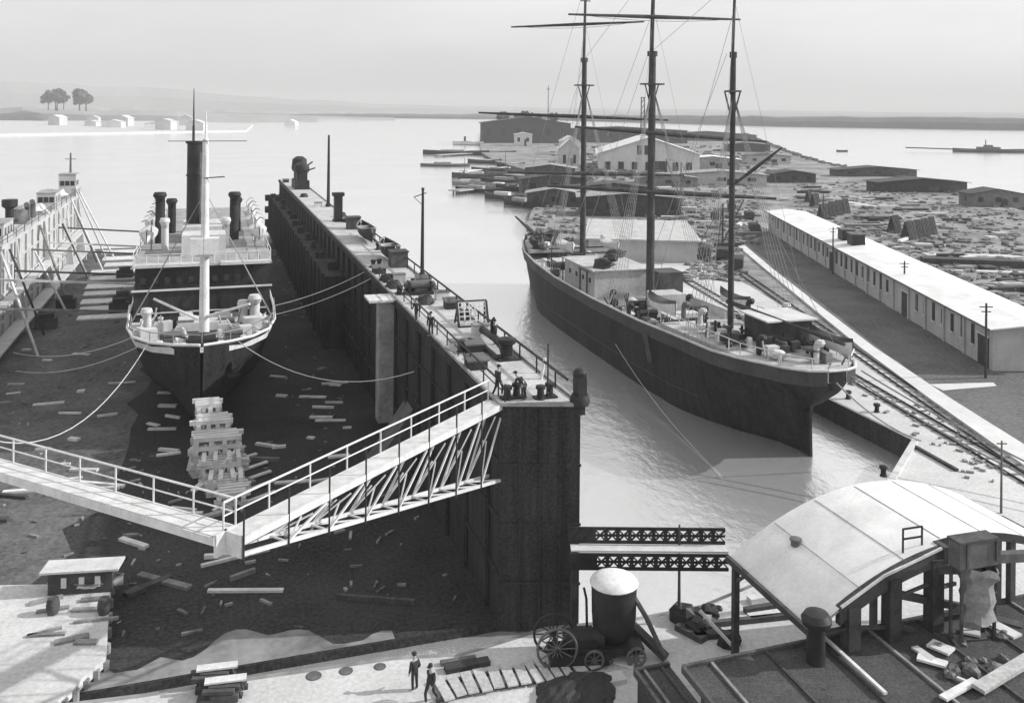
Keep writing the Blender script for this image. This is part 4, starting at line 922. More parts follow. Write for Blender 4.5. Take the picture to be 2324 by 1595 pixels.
for i,(x0,y0,x1,y1,w_,lab) in enumerate(((2075,1478,2120,1510,.35,'pale plank on the felt roof behind the broken boards'),(2082,1500,2150,1520,.5,'pale broken board on the felt roof'),(2110,1468,2160,1490,.7,'wide pale board on the felt roof'),(2172,1548,2212,1566,.14,'thin white lath on the felt roof'),(1870,1455,2010,1585,.16,'long pale pole lying down the felt roof'),(2255,1425,2310,1455,.6,'white board at the right edge of the felt roof'),(2190,1395,2320,1430,.5,'dark beam lying across the right end of the felt roof'),(2180,1440,2225,1450,.4,'short pale board in the litter on the felt roof'),(2140,1595,2215,1555,.35,'pale timber rising at the bottom right corner'))):
    tag(MB().beam(FR(x0,y0)+V(0,0,.2),FR(x1,y1)+V(0,0,.22),w_,.1).build('loose_plank','wood_dark' if 'dark' in lab else 'plank'),lab,'plank')
for i in range(14):
    px,py = R.uniform(2090,2310),R.uniform(1440,1560); tag(MB().blob(FR(px,py)+V(0,0,.15),R.uniform(.15,.4),.7).build('rubble_lump',R.choice(['rubble','wood','steel_grey'])),'lump of rubble on the right part of the felt roof','rubble','rubble lumps on the felt roof')
q0,q1,q2,q3 = FR(2235,1590),FR(2325,1535),FR(2325,1500),FR(2205,1572)
tag(MB().slab([p+V(0,0,.4) for p in (q3,q2,q1,q0)],.15).build('roof_hatch','deck'),'pale sloping hatch board at the bottom right corner','hatch')
# coal heap
cx = G(1320,1590,2); rows = []
for i in range(14):
    row = []
    for j in range(16):
        q = G(lerp(1215,1395,j/15),lerp(1655,1552-.18*(lerp(0,180,j/15)),i/13),2); e = math.sin(math.pi*j/15)**.5*math.sin(math.pi*min(1,i/13))**.5
        row.append(q+V(R.uniform(-.1,.1),R.uniform(-.1,.1),-.05+e*(.9+R.uniform(-.12,.12))))
    rows.append(row)
tag(MB().grid(rows).build('coal_heap','coal'),'low dark coal heap in front of the slatted walkway','coal heap')
# board fence, curved
fp = [G(*p) for p in ((992,1600),(1050,1585),(1110,1573),(1200,1560),(1290,1541),(1345,1524),(1378,1506))]
fp = [G(p[0],p[1]-24,2) for p in ((992,1600),(1050,1585),(1110,1573),(1200,1560),(1290,1541),(1345,1524),(1378,1506))]
o = thing('slatted_walkway','curved slatted walkway of pale boards lying on the near quay','walkway',fp[3])
m, mr_ = MB(), MB()
for a,b in zip(fp,fp[1:]):
    k = max(2,int((b-a).length/.52))
    for i in range(k):
        q = a.lerp(b,(i+.5)/k); d_ = (b-a).normalized(); m.box(q+V(0,0,.22),((b-a).length/k*.78,1.75+R.uniform(-.12,.12),.07),math.atan2(d_.y,d_.x)+R.uniform(-.03,.03))
    for z in (-.6,.6): mr_.beam(a+V(0,z,.1),b+V(0,z,.1),.14,.18)
m.each('slat','deck',o); mr_.build('bearer','wood_dark',o)
# ================================================================== FOOTBRIDGE
fb = thing('lattice_footbridge','dark lattice footbridge with pale walkway from the dock wall to the canopy','footbridge',(7.6,50.3,2))
x0,x1,zd = 3.4,11.9,6.25
MB().box(((x0+x1)/2,50.35,zd-.03),(x1-x0,.74,.1)).build('walkway','white_old',fb)
def lattice(y, zb, zt):
    m = MB(); m.box(((x0+x1)/2,y,zb+.08),(x1-x0,.1,.16)); m.box(((x0+x1)/2,y,zt-.08),(x1-x0,.1,.16)); m.box(((x0+x1)/2,y,(zb+zt)/2),(x1-x0,.06,.12))
    n = 13; d = (x1-x0)/n
    for i in range(n):
        a = x0+i*d; m.beam((a,y-.02,zb+.1),(a+d,y-.02,zt-.1),.17,.05); m.beam((a,y+.03,zt-.1),(a+d,y+.03,zb+.1),.17,.05); m.box((a,y,(zb+zt)/2),(.2,.12,zt-zb-.02))
    m.box((x0+.7,y+.002,(zb+zt)/2),(1.4,.07,zt-zb-.06))
    return m.build('lattice_girder','black',fb)
lattice(49.93,zd-1.0,zd-.1); lattice(50.8,zd+.03,zd+.92)
MB().box((x0+.2,50.4,3.4),(.3,.9,5.6)).build('bridge_post','wood_dark',fb)
p = G(1541,1412,2); o = thing('lamp_pole','thin dark pole on the near quay crossing in front of the lattice footbridge','pole',p)
h = S(1537,1190,p.y).z-2; MB().tube((0,0,0),(-.02,0,h),.1,.05,8).build('pole_shaft','wood_dark',o,True,fix=True); MB().lathe([(.3,0),(.25,.3),(.12,.9)],(0,0,0),8).build('pole_foot','wood_dark',o,True,fix=True)
# ================================================================== STEAM CRANE (vertical boiler on wheels) and flywheel engine
sc0 = G(1392,1492,2.0); o = thing('steam_crane','small steam crane with a dark round cab under a pale domed roof','steam crane',sc0,.12)
MB().box((-.3,0,.75),(3.4,1.7,.35)).box((-1.5,0,1.1),(1.0,1.4,.5)).build('chassis','black',o,fix=True)
MB().lathe([(.7,.9),(.9,1.2),(1.1,1.6),(1.14,2.2),(1.16,3.2),(1.17,3.85)],(.05,.2,0),20).build('cab','black',o,True,fix=True)
MB().lathe([(1.22,3.72),(1.26,3.78),(1.15,3.95),(.8,4.1),(.4,4.17),(.02,4.19)],(.05,.2,0),20).build('cab_roof','white',o,True,fix=True)
def wheel(c, r, spokes, name='wheel'):
    m = MB(); c = V(*c); k = 20
    pts = [c+V(math.cos(a)*r,0,math.sin(a)*r) for a in [2*math.pi*i/k for i in range(k+1)]]
    m.path(pts,.07,6); m.tube(c-V(0,.12,0),c+V(0,.12,0),.14,n=10)
    for i in range(spokes): a = 2*math.pi*i/spokes; m.tube(c,c+V(math.cos(a)*r,0,math.sin(a)*r),.035,n=5)
    return m
for x,y in ((-1.2,-.95),(.95,-.95),(-1.2,.95),(.95,.95)): 
    w_ = wheel((x,y,.5),.46,8).build('wheel','steel_grey',o,True,fix=True)
MB().path([V(1.0,-.3,3.2),V(1.6,-.4,2.2),V(2.5,-.6,.3)],.13,6).build('steam_pipe','steel_grey',o,True,fix=True)
MB().path([V(-1.3,.4,1.2),V(-1.35,.4,2.9),V(-1.5,.3,3.5)],.07,6).build('exhaust_pipe','black',o,True,fix=True)
e0 = G(1275,1520,2.0); o = thing('steam_winch','low steam winch with a large spoked flywheel beside the dock corner','winch',e0,.1)
MB().box((.9,.6,.45),(3.0,1.5,.5)).box((1.3,.7,1.0),(1.6,1.0,.7)).build('winch_bed','black',o,fix=True)
wheel((-.25,-.1,1.12),1.0,12).build('flywheel','steel_grey',o,True,fix=True); wheel((-.25,1.3,1.12),1.0,12).build('flywheel','black',o,True,fix=True)
MB().tube((.2,.6,1.2),(2.2,.6,1.2),.5,n=14).build('boiler','black',o,True,fix=True); MB().tube((-.25,-.3,1.12),(-.25,1.5,1.12),.09,n=8).tube((2,.6,1.3),(2,.6,1.9),.16,n=8).build('axle','black',o,True,fix=True)
# planks, rails and timber on the near quay
def beamthing(x0,y0,x1,y1,z0,z1,w_,h_,mt,name,lab,cat): return tag(MB().beam(G(x0,y0,z0),G(x1,y1,z1),w_,h_).build(name,mt),lab,cat)
beamthing(1435,1418,1512,1492,3.2,2.2,.5,.25,'wood_dark','timber_chute','dark timber chute leaning beside the steam crane','chute')
beamthing(1588,1385,1702,1508,4.3,2.1,.13,.13,'white_old','scaffold_pole','long pale pole leaning in front of the canopy corner post','pole')
for i,(x0,y0,x1,y1,w_,mt,lab) in enumerate(((1700,1362,1815,1340,.5,'white_old','pale baulk under the canopy farthest from us'),(1690,1385,1830,1362,.35,'wood_dark','dark rail timber under the canopy, farther one'),(1700,1402,1850,1380,.5,'white_old','broad pale baulk in the middle of the timber under the canopy'),(1590,1418,1840,1392,.3,'wood_dark','long dark timber under the canopy, nearer one'),(1560,1400,1650,1382,.9,'white_old','pale board stack left of the canopy post'),(1575,1440,1640,1436,.6,'wood_dark','dark timber lying left of the canopy post'),(1540,1418,1600,1450,.7,'wood_dark','dark baulk behind the leaning pole'))):
    beamthing(x0,y0,x1,y1,2.15,2.15,w_,.3,mt,'timber_baulk',lab,'timber baulk')
for i,(px,py,r) in enumerate(((1552,1400,.8),(1580,1425,.6),(1650,1455,.55),(1612,1388,.5))):
    p = G(px,py,2.2); tag(MB().blob(p,r,.9).blob(p+V(r*.8,.1,0),r*.7,.8).build('scrap_heap','black'),['dark scrap heap at the foot of the thin pole','dark scrap heap in front of the thin pole','small dark scrap heap left of the corner post','dark scrap heap behind the leaning pole'][i],'scrap heap')
for i,(px,py) in enumerate(((712,1533),(785,1522),(862,1512),(1030,1570))):
    p = G(px,py,2.018); o = thing('manhole','dark round manhole in the pale quay paving, '+['leftmost of the row','second from the left','third from the left','beside the slatted walkway'][i],'manhole',p); MB().lathe([(.34-.04*i,0),(.35-.04*i,.02),(.1,.03)],(0,0,0),16).build('cover','steel_grey',o,fix=True); MB().lathe([(.39-.04*i,0),(.39-.04*i,.012)],(0,0,0),16).build('frame','stone',o,fix=True)
for i,(px,py) in enumerate(((486,1560),(505,1590))):
    p = G(px,py,2); o = thing('timber_stack','dark timber stack at the near left quay edge, '+['farther one','nearer one at the bottom edge'][i],'timber stack',p,.12)
    m = MB()
    for k in range(4):
        for j in range(4): m.box((R.uniform(-.25,.25),j*.3-.45+R.uniform(-.05,.05),.12+k*.2),(1.6+R.uniform(-.4,.4),.26,.17),R.uniform(-.08,.08))
    m.build('timber_layer','wood_dark',o,fix=True); MB().box((0.1,.2,.9),(1.9,.5,.08),.1).build('top_plank','plank',o,fix=True)
beamthing(1010,1520,1110,1500,2.1,2.1,.5,.3,'wood_dark','timber_baulk','dark baulk behind the slatted walkway','timber baulk')
beamthing(1000,1505,1080,1492,2.1,2.1,.3,.2,'steel_grey','timber_baulk','grey baulk at the quay edge behind the walkway','timber baulk')
beamthing(1395,1498,1440,1510,2.1,2.1,.5,.12,'plank','loose_plank','pale plank between the walkway end and the steam crane','plank')
tag(MB().box(G(1395,1540,2.1),(1.0,.8,.3),.3).build('pale_block','white_old'),'pale block at the right end of the slatted walkway','block')
# ================================================================== PEOPLE
def person(label, loc, rz, pose='stand', cloth='cloth_dark', s=1.0):
    if pose == 'walk': L = dict(hl=(.1,.05,.93), kl=(.11,.28,.5), al=(.11,.22,.06), tl=(.12,.42,.03), hr=(-.1,.0,.93), kr=(-.1,-.08,.5), ar=(-.1,-.35,.12), tr=(-.1,-.2,.03), el=(.27,-.16,1.1), wl=(.28,-.02,.86), er=(-.27,.06,1.1), wr=(-.26,.26,.92))
    elif pose == 'bend': L = dict(hl=(.1,0,.9), kl=(.14,.12,.48), al=(.12,-.02,.07), tl=(.13,.18,.03), hr=(-.1,0,.9), kr=(-.13,.06,.48), ar=(-.12,-.1,.07), tr=(-.13,.1,.03), el=(.24,.55,.85), wl=(.14,.72,.62), er=(-.22,.55,.85), wr=(-.1,.72,.62))
    else: L = dict(hl=(.1,0,.93), kl=(.12,.04,.5), al=(.13,0,.07), tl=(.16,.2,.03), hr=(-.1,0,.93), kr=(-.11,.01,.5), ar=(-.12,-.03,.07), tr=(-.16,.17,.03), el=(.28,.0,1.12), wl=(.26,.18,.95), er=(-.27,-.04,1.12), wr=(-.27,.06,.86))
    f = 1 if pose == 'bend' else 0
    c = [(0,0,.96),(0,.02+.22*f,1.15-.06*f),(0,.0+.46*f,1.38-.2*f),(0,.02+.54*f,1.5-.24*f),(0,.05+.63*f,1.6-.25*f),(0,.05+.68*f,1.72-.27*f)]
    sh = c[2]; sl = (.19,sh[1],sh[2]+.02); sr = (-.19,sh[1],sh[2]+.02)
    def skin(name, verts, edges, radii, mt, parent=None, head=False):
        me = bpy.data.meshes.new(name); bm = bmesh.new(); lay = bm.verts.layers.skin.verify()
        vs = [bm.verts.new(Vector(p)*s) for p in verts]
        for v, r in zip(vs, radii): v[lay].radius = (r*s, r*s)
        vs[0][lay].use_root = True
        for a, b in edges: bm.edges.new((vs[a], vs[b]))
        bm.to_mesh(me); bm.free(); me.materials.append(M[mt])
        o = bpy.data.objects.new(name, me); COL.objects.link(o)
        o.modifiers.new('skin','SKIN').use_smooth_shade = True; sb = o.modifiers.new('sub','SUBSURF'); sb.levels = 1; sb.render_levels = 1
        if parent: o.parent = parent
        return o
    hand = lambda w, e: tuple(Vector(w)+(Vector(w)-Vector(e)).normalized()*.13)
    vs = [c[0],c[1],c[2],c[3],c[4],c[5],sl,L['el'],L['wl'],hand(L['wl'],L['el']),sr,L['er'],L['wr'],hand(L['wr'],L['er']),L['hl'],L['kl'],L['al'],L['tl'],L['hr'],L['kr'],L['ar'],L['tr']]
    ed = [(0,1),(1,2),(2,3),(3,4),(4,5),(2,6),(6,7),(7,8),(8,9),(2,10),(10,11),(11,12),(12,13),(0,14),(14,15),(15,16),(16,17),(0,18),(18,19),(19,20),(20,21)]
    rd = [.13,.12,.14,.055,.095,.085,.06,.045,.032,.04,.06,.045,.032,.04,.08,.055,.04,.035,.08,.055,.04,.035]
    b = skin('person',vs,ed,rd,'skin'); W[b] = Matrix(); b.location = loc; b.rotation_euler = (0,0,rz); tag(b,label,'person')
    vs2 = [c[0],c[1],c[2],sl,L['el'],L['wl'],sr,L['er'],L['wr'],L['hl'],L['kl'],L['al'],L['hr'],L['kr'],L['ar']]
    ed2 = [(0,1),(1,2),(2,3),(3,4),(4,5),(2,6),(6,7),(7,8),(0,9),(9,10),(10,11),(0,12),(12,13),(13,14)]
    skin('work_clothes',vs2,ed2,[.16,.15,.17,.085,.065,.05,.085,.065,.05,.105,.08,.065,.105,.08,.065],cloth,b)
    h = Vector(c[5])*s
    MB().lathe([(.115,-.05),(.12,.0),(.1,.07),(.03,.1)],h+V(0,0,.03),10).box(h+V(0,.12,0),(.16,.14,.03)).build('cap','cloth_dark',b,True,fix=True)
    return b
for (px,py,z,rz,pose,cl,lab) in ((941,1566,2,.6,'stand','cloth_dark','man in dark clothes standing on the pale quay by the manholes'),(978,1592,2,2.5,'walk','cloth_dark','man in dark clothes at the left end of the slatted walkway'),
    (945,728,13.06,.4,'walk','cloth_dark','man walking on the dock deck below the winch'),(978,762,13.06,2.8,'stand','cloth_dark','man standing on the dock deck near the inner rail'),(1124,782,13.06,1.2,'stand','cloth_dark','man standing at the outer rail beside the bent pipe'),(1190,908,13.06,.8,'bend','cloth_dark','man bending over the near edge of the dock deck'),(1130,897,13.06,-.8,'walk','cloth_dark','man stepping from the gangway onto the dock deck')):
    person(lab, G(px,py,z), rz, pose, cl)

# ================================================================== PENINSULA: halls, sheds, stacks, wagons
def gabled(name, label, cat, loc, rz, w_, l_, h, rh, wm='plaster_white', rm='roof_pale', nwin=3, group=None, door=True):
    o = thing(name,label,cat,loc,rz,group)
    m = MB().box((0,0,h/2-.2),(w_,l_,h+.4))
    for sd in (-1,1): m.add([(-w_/2,sd*l_/2,h),(w_/2,sd*l_/2,h),(0,sd*l_/2,h+rh)],[(0,1,2)])
    m.build('wall',wm,o,fix=True)
    m = MB(); e = .4+w_*.02
    for sd in (-1,1): m.slab([(sd*(w_/2+e),-l_/2-e,h-e*rh/(w_/2)+.12),(sd*(w_/2+e),l_/2+e,h-e*rh/(w_/2)+.12),(0,l_/2+e,h+rh+.12),(0,-l_/2-e,h+rh+.12)],.15)
    m.build('roof',rm,o,fix=True)
    for i in range(nwin):
        x = (i+.5)/nwin*w_-w_/2; MB().box((x,-l_/2-.02,h*.55),(w_/nwin*.3,.1,h*.35)).build('window','glass',o,fix=True)
    if nwin:
        for i in range(max(1,int(l_/8))): MB().box((-w_/2-.02,(i+.5)/max(1,int(l_/8))*l_-l_/2,h*.55),(.1,1.6,h*.35)).build('window','glass',o,fix=True)
    if door: MB().box((w_*.12,-l_/2-.03,h*.3),(max(1.2,w_*.12),.12,h*.6)).build('door','wood_dark',o,fix=True)
    return o
def at_px(px, py): return G(px,py,2)
c0 = at_px(1455,391); hl = gabled('white_hall','large white gabled hall seen behind the barque masts','hall',c0+V(6,29,0),-.08,46,56,8.5,7.5,nwin=0)
for i in range(2): MB().box((-4.5+i*3.4,-28.1,12.3-2.2),(2,.3,4.2)).build('window','glass',hl,fix=True)
for i in range(7): MB().box((-19+i*6.2,-28.1,2.6),(2.6,.3,4)).build('window','glass',hl,fix=True)
c0 = at_px(1192,322); gabled('long_warehouse','long dark warehouse at the far left tip of the peninsula','warehouse',V(-27+38,805,2),.06,76,40,17,5,'wood_dark','tar',6)
gabled('long_warehouse','long dark low warehouse behind the white hall','warehouse',V(95,830,2),-.05,120,30,11,3,'wood_dark','tar',8)
gabled('long_warehouse','dark far warehouse right of the main mast','warehouse',V(190,900,2),-.05,90,24,6,3,'steel_grey','tar',6)
c0 = at_px(1182,324); gabled('white_store','white square store in front of the long dark warehouse','store',V(c0.x+1,c0.y-70,2),.02,14,10,9,1.5,nwin=2)
gabled('white_store','narrow white gabled store left of the white hall','store',at_px(1300,352)+V(-2,5,0),.1,11,14,9,3,'plaster_white','roof_pale',1)
gabled('grey_store','grey steep gabled house left of the fore mast','store',at_px(1292,392)+V(0,6,0),0,9,12,11,4,'plaster','roof_pale',2)
for (px,py,w_,l_,h,lab,wm,rm) in ((1990,401,36,9,3.0,'dark pier shed on the far right shore, farther of two','wood_dark','tar'),(2092,437,33,9,3.6,'dark pier shed on the far right shore, nearer of two','wood_dark','tar'),(1620,385,26,14,5,'pale low shed right of the white hall','deck_old','roof_pale'),(1640,420,34,12,4,'long grey shed below the pale low shed','plaster','deck_old'),(1745,372,24,12,4,'grey shed on the upper right shore','plaster','tar'),(1700,345,30,12,5,'dark shed near the top of the right shore','wood_dark','tar'),(2265,470,16,8,4,'grey hut at the right edge by the shore','wood','tar'),(1395,455,26,9,4,'dark open shed below the white hall','wood_dark','tar'),(1255,440,22,10,5,'dark quay shed left of the fore mast','wood_dark','tar'),(1250,410,20,10,5,'dark quay shed behind the moored boats','wood_dark','deck_old'),(1515,425,22,8,3.5,'low grey shed in front of the white hall','wood','deck_old'),(1800,415,18,9,3.5,'dark hut behind the mizzen gaff','wood_dark','tar'),(1260,470,16,8,4,'dark hut on the quay near the barque bow','wood_dark','deck_old'),(1330,470,14,7,3.5,'grey hut beyond the fore mast','wood','deck_old')):
    p = at_px(px,py); gabled('yard_shed',lab,'shed',p+V(0,l_/2,0),R.uniform(-.15,.15),w_,l_,h,1.4,wm,rm,3)
# far masts and chimney
p = V(35,800,2); p.x = (1244-1162)*800/2100; o = thing('flagpole','thin tall flagpole above the far dark warehouse','flagpole',p); h = S(1244,195,800).z-2; MB().tube((0,0,0),(0,0,h),.5,.3,6).build('pole_shaft','wood_dark',o,True,fix=True); MB().beam((-1.5,0,h-3),(1.5,0,h-3),.5).build('crossarm','wood_dark',o,fix=True)
p = V((1459-1162)*560/2100,560,2); o = thing('lattice_tower','narrow lattice tower beside the barque main mast','tower',p); h = S(1459,222,560).z-2; m = MB()
for a in (-1,1):
    for b in (-1,1): m.beam((a*1.3,b*1.3,0),(a*.9,b*.9,h),.35)
for i in range(10):
    z0,z1 = h*i/10,h*(i+1)/10
    for b in (-1,1): m.beam((-1.2,b*1.1,z0),(1.2,b*1.1,z1),.2)
m.build('lattice_frame','wood_dark',o,fix=True); MB().box((0,0,h),(2.6,2.6,.5)).build('tower_head','wood_dark',o,fix=True)
# trees
def tree(label, loc, h=14, group=None):
    o = thing('tree',label,'tree',loc,R.uniform(0,6),group)
    m = MB().tube((0,0,0),(.2,0,h*.45),h*.03,h*.018,7)
    for i in range(5): a = i*1.3; m.tube((.15,0,h*(.3+.04*i)),(math.cos(a)*h*.2,math.sin(a)*h*.2,h*(.55+.05*i)),h*.012,h*.005,5)
    m.build('trunk','wood_dark',o,fix=True)
    m = MB()
    for c in range(22):
        cc = V(R.uniform(-.24,.24)*h,R.uniform(-.24,.24)*h,h*R.uniform(.45,.9)); rr = h*R.uniform(.08,.15)
        for i in range(60):
            p = cc+V(R.gauss(0,1),R.gauss(0,1),R.gauss(0,.8)).normalized()*rr*R.uniform(.5,1); a = V(R.gauss(0,1),R.gauss(0,1),R.gauss(0,1)).normalized()*h*.05; b = a.cross(V(R.gauss(0,1),R.gauss(0,1),R.gauss(0,1))).normalized()*h*.045
            m.add([p-a,p-b,p+a,p+b],[(0,1,2,3)])
    m.build('crown','faint_leaf',o,fix=True); return o
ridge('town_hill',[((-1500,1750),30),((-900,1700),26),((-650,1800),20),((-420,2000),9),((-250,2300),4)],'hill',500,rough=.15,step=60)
t1_ = tree('dark bushy tree of the clump on the hill above the far left town',V(-790,1690,22),26,'trees above the town')
for i in range(7):
    x = -850+i*13+R.uniform(-5,5); dup(t1_,(x,1685+R.uniform(-10,25),20+R.uniform(0,4)),R.uniform(0,6),None,None,[R.uniform(1.0,1.6)]*3)
t2_ = tree('dark tree showing above the left end of the far dark warehouse',V(-10,850,14),15,'trees behind the warehouse')
for i in range(5): dup(t2_,(-4+i*10+R.uniform(-3,3),845,13+R.uniform(0,2)),R.uniform(0,6),None,None,[R.uniform(.7,1.1)]*3)
# town on the far left shore
for i in range(15):
    x = -830+i*34+R.uniform(-8,8); d_ = 1010+R.uniform(0,420)+i*8
    if x > -340: d_ = 1350
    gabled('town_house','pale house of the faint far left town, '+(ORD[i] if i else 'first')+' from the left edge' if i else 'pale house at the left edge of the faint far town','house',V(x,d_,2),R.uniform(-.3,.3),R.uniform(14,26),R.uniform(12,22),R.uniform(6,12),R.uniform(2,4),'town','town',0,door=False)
# moored craft left of the peninsula
for i,(px,py,L,hh,rz,mt,lab) in enumerate(((1062,330,26,2.5,1.5,'white_old','pale hulled small steamer off the far peninsula tip'),(1035,352,44,2.5,1.55,'hull_black','long dark barge lying off the left of the peninsula'),(1120,352,30,2.2,1.6,'hull_black','dark barge close behind the long barge'),(1010,378,26,1.2,1.6,'steel_grey','grey flat punt nearest the open water'),(1085,405,18,1.8,1.4,'wood_dark','dark lighter with pale boards below the barges'),(1150,420,22,2.2,1.3,'hull_black','dark lighter in the middle of the moored craft'),(1210,415,16,2.2,1.5,'wood_dark','dark boat with a rounded white cover by the quay'),(1085,438,18,1.6,1.2,'hull_black','dark boat at the left edge of the moored group'),(1145,455,16,1.8,1.0,'wood_dark','dark boat below the moored lighters'),(1185,470,16,1.8,.8,'hull_black','nearest dark boat of the moored group'),(1060,420,12,1.2,1.7,'wood','grey boat lying by the jetty tip'))):
    p = G(px,py,0); o = boat_thing(lab,p,rz,L,L*.24,hh,mt,None,'lighter' if L > 14 else 'rowing_boat','boat')
    MB().box((0,L*.05,hh*.9+.6),(L*.13,L*.35,1.3)).build('boat_cabin','white_old' if i % 2 == 0 else 'deck_old',o,fix=True)
    if i in (0,6): MB().tube((0,L*.1,hh),(0,L*.1,hh+5),.9 if i == 0 else .12,n=8).build('funnel' if i == 0 else 'mast','black',o,fix=True)
for i,(px,py,rz,mt) in enumerate(((1112,392,1.4,'hull_black'),(1150,402,1.5,'wood_dark'),(1192,398,1.45,'wood_dark'),(1120,428,1.1,'wood'),(1175,435,1.2,'hull_black'),(1212,436,.9,'wood_dark'),(1100,372,1.5,'wood_dark'),(1160,380,1.5,'hull_black'),(1205,458,.7,'wood'),(1070,405,1.6,'wood_dark'))):
    o = boat_thing({'hull_black':'black','wood_dark':'dark','wood':'grey'}[mt]+' working boat, '+['beside the pale jetty','just below the pale jetty','against the quay below the dark shed','in the lower left of the moored group','in the lower middle of the moored group','close under the quay near the barque','above the pale jetty on the left','above the pale jetty by the quay','nearest the barque bow','at the left end of the pale jetty'][i],G(px,py,0),rz,R.uniform(14,22),5,2,mt,'boats moored off the peninsula','lighter')
    MB().box((.3,-2,2.0),(2.5,4,.8)).build('cargo',R.choice(['plank','white_old','coal']),o,fix=True)
    if i % 2: MB().tube((0,3,.5),(0,3,9),.16,.1,6).build('mast','wood_dark',o,fix=True)
for i,(x0,y0,x1,y1,lab) in enumerate(((990,352,1100,346,'timber jetty reaching left from the peninsula, farthest'),(1052,388,1150,380,'pale timber jetty behind the moored boats'),(1030,433,1075,428,'short jetty tip at the left of the moored boats'),(1150,395,1230,402,'timber jetty leading to the quay sheds'))):
    a,b = G(x0,y0,1.4),G(x1,y1,1.4); o = thing('jetty',lab,'jetty',(a+b)/2); MB().beam(a,b,5,.4).build('jetty_deck','deck_old' if i != 1 else 'white_old',o); m = MB()
    for k in range(7): q = a.lerp(b,k/6); m.tube(q-V(0,2,3),q-V(0,2,0),.35,n=6)
    m.each('jetty_pile','wood_dark',o)
# barge on the right water
p = G(2255,347,0); o = thing('barge','long low dark barge on the open water at the far right','barge',p,1.5)
mb,rw = small_boat(62,11,2.6); mb.build('hull','hull_grey',o,True,fix=True); MB().box((0,4,3.2),(6,16,2.6)).box((0,4,5.2),(3,6,1.6)).build('barge_house','steel_grey',o,fix=True); MB().tube((0,6,5),(0,6,10),.4,n=6).build('mast','wood_dark',o,fix=True); MB().beam((0,28,2.4),(2,66,3.2),1.1,.9).build('boom','wood_dark',o,fix=True); MB().slab([(-4,-26,2.3),(4,-26,2.3),(4,26,2.3),(-4,26,2.3)],.2).build('deck','deck_old',o,fix=True)
boat_thing('tiny dark boat alone on the far right water',G(1911,345,0),1.6,9,2.6,1.2,'hull_black')
o = thing('flat_roofed_shed','low shed with a broad flat pale roof beyond the barque fore mast','shed',(26,187,2),-.1)
MB().box((0,0,2),(20,30,4)).build('wall','plaster',o,fix=True); MB().box((0,0,4.1),(21.5,31.5,.25)).build('roof','deck',o,fix=True)
gabled('yard_shed','long dark shed just behind the broad flat pale roof','shed',V(32,252,2),-.05,27,12,5,1.2,'wood_dark','deck_old',5)
# yard scatter
def in_shed_way(px, py): return px > 1735 and py > 470+(px-1740)*.43
def stack(label, p, rz, l_, w_, h, mt, group):
    o = thing('timber_stack',label,'timber stack',p,rz,group); m = MB(); n = max(2,int(h/.45))
    for k in range(n): m.box((R.uniform(-.2,.2),R.uniform(-.2,.2),.2+k*h/n),(l_*R.uniform(.85,1.05),w_*R.uniform(.8,1.05),h/n*.8))
    m.build('board_pile',mt,o,fix=True); MB().box((0,-w_*.3,.06),(l_*1.05,.3,.12)).build('bearer','wood_dark',o,fix=True)
CLS = [(1880,440),(1960,455),(2050,480),(2150,500),(2260,540),(1985,510),(2090,560),(2210,600),(2300,650),(1850,455),(2020,430)]
def clustered():
    c = R.choice(CLS); return c[0]+R.gauss(0,34), c[1]+R.gauss(0,11)
tones = [('pale','plank'),('grey','wood'),('dark','wood_dark')]
for i in range(64):
    for _ in range(60):
        px,py = clustered()
        if not in_shed_way(px,py+14) and py > 395+(px-1830)*.17+10: break
    else: continue
    tn, mt = tones[R.randrange(3)]; dd = G(px,py).y; k = R.random()
    sz = 'long' if k > .5 else 'short'
    stack(f'{tn} {sz} stack of boards on the rough ground right of the shed', G(px,py), R.gauss(.1,.12), R.uniform(6,13) if k > .5 else R.uniform(2,4.5), R.uniform(1,2.2), R.uniform(.45,.95), mt, 'board stacks right of the long shed')
for i in range(46):
    px,py = R.uniform(1500,1725),R.uniform(455,640)
    if G(px,py).x < 40 and 165 < G(px,py).y < 210: continue
    if py > 560+(px-1690)*1.0 and px > 1660: continue
    tn, mt = tones[R.randrange(3)]; k = R.random(); sz = 'long' if k > .5 else 'short'
    stack(f'{tn} {sz} stack of timber on the yard between the barque and the shed', G(px,py), R.uniform(-.2,.3)+1.3*(R.random() > .6), R.uniform(4,7) if k > .5 else R.uniform(1.5,3.5), R.uniform(.8,1.8), R.uniform(.45,1), mt, 'timber stacks on the yard')
for i in range(36):
    px,py = R.uniform(1215,1560),R.uniform(420,500)
    if 10 < G(px,py).x < 40 and 165 < G(px,py).y < 262: continue
    tn, mt = tones[R.randrange(3)]; k = R.random(); sz = 'long' if k > .5 else 'short'
    stack(f'{tn} {sz} stack of timber on the yard beyond the barque bow', G(px,py), R.uniform(-.2,.3), R.uniform(7,14) if k > .5 else R.uniform(3,6), R.uniform(1.2,2.4), R.uniform(.5,1.6), mt, 'timber stacks beyond the barque bow')
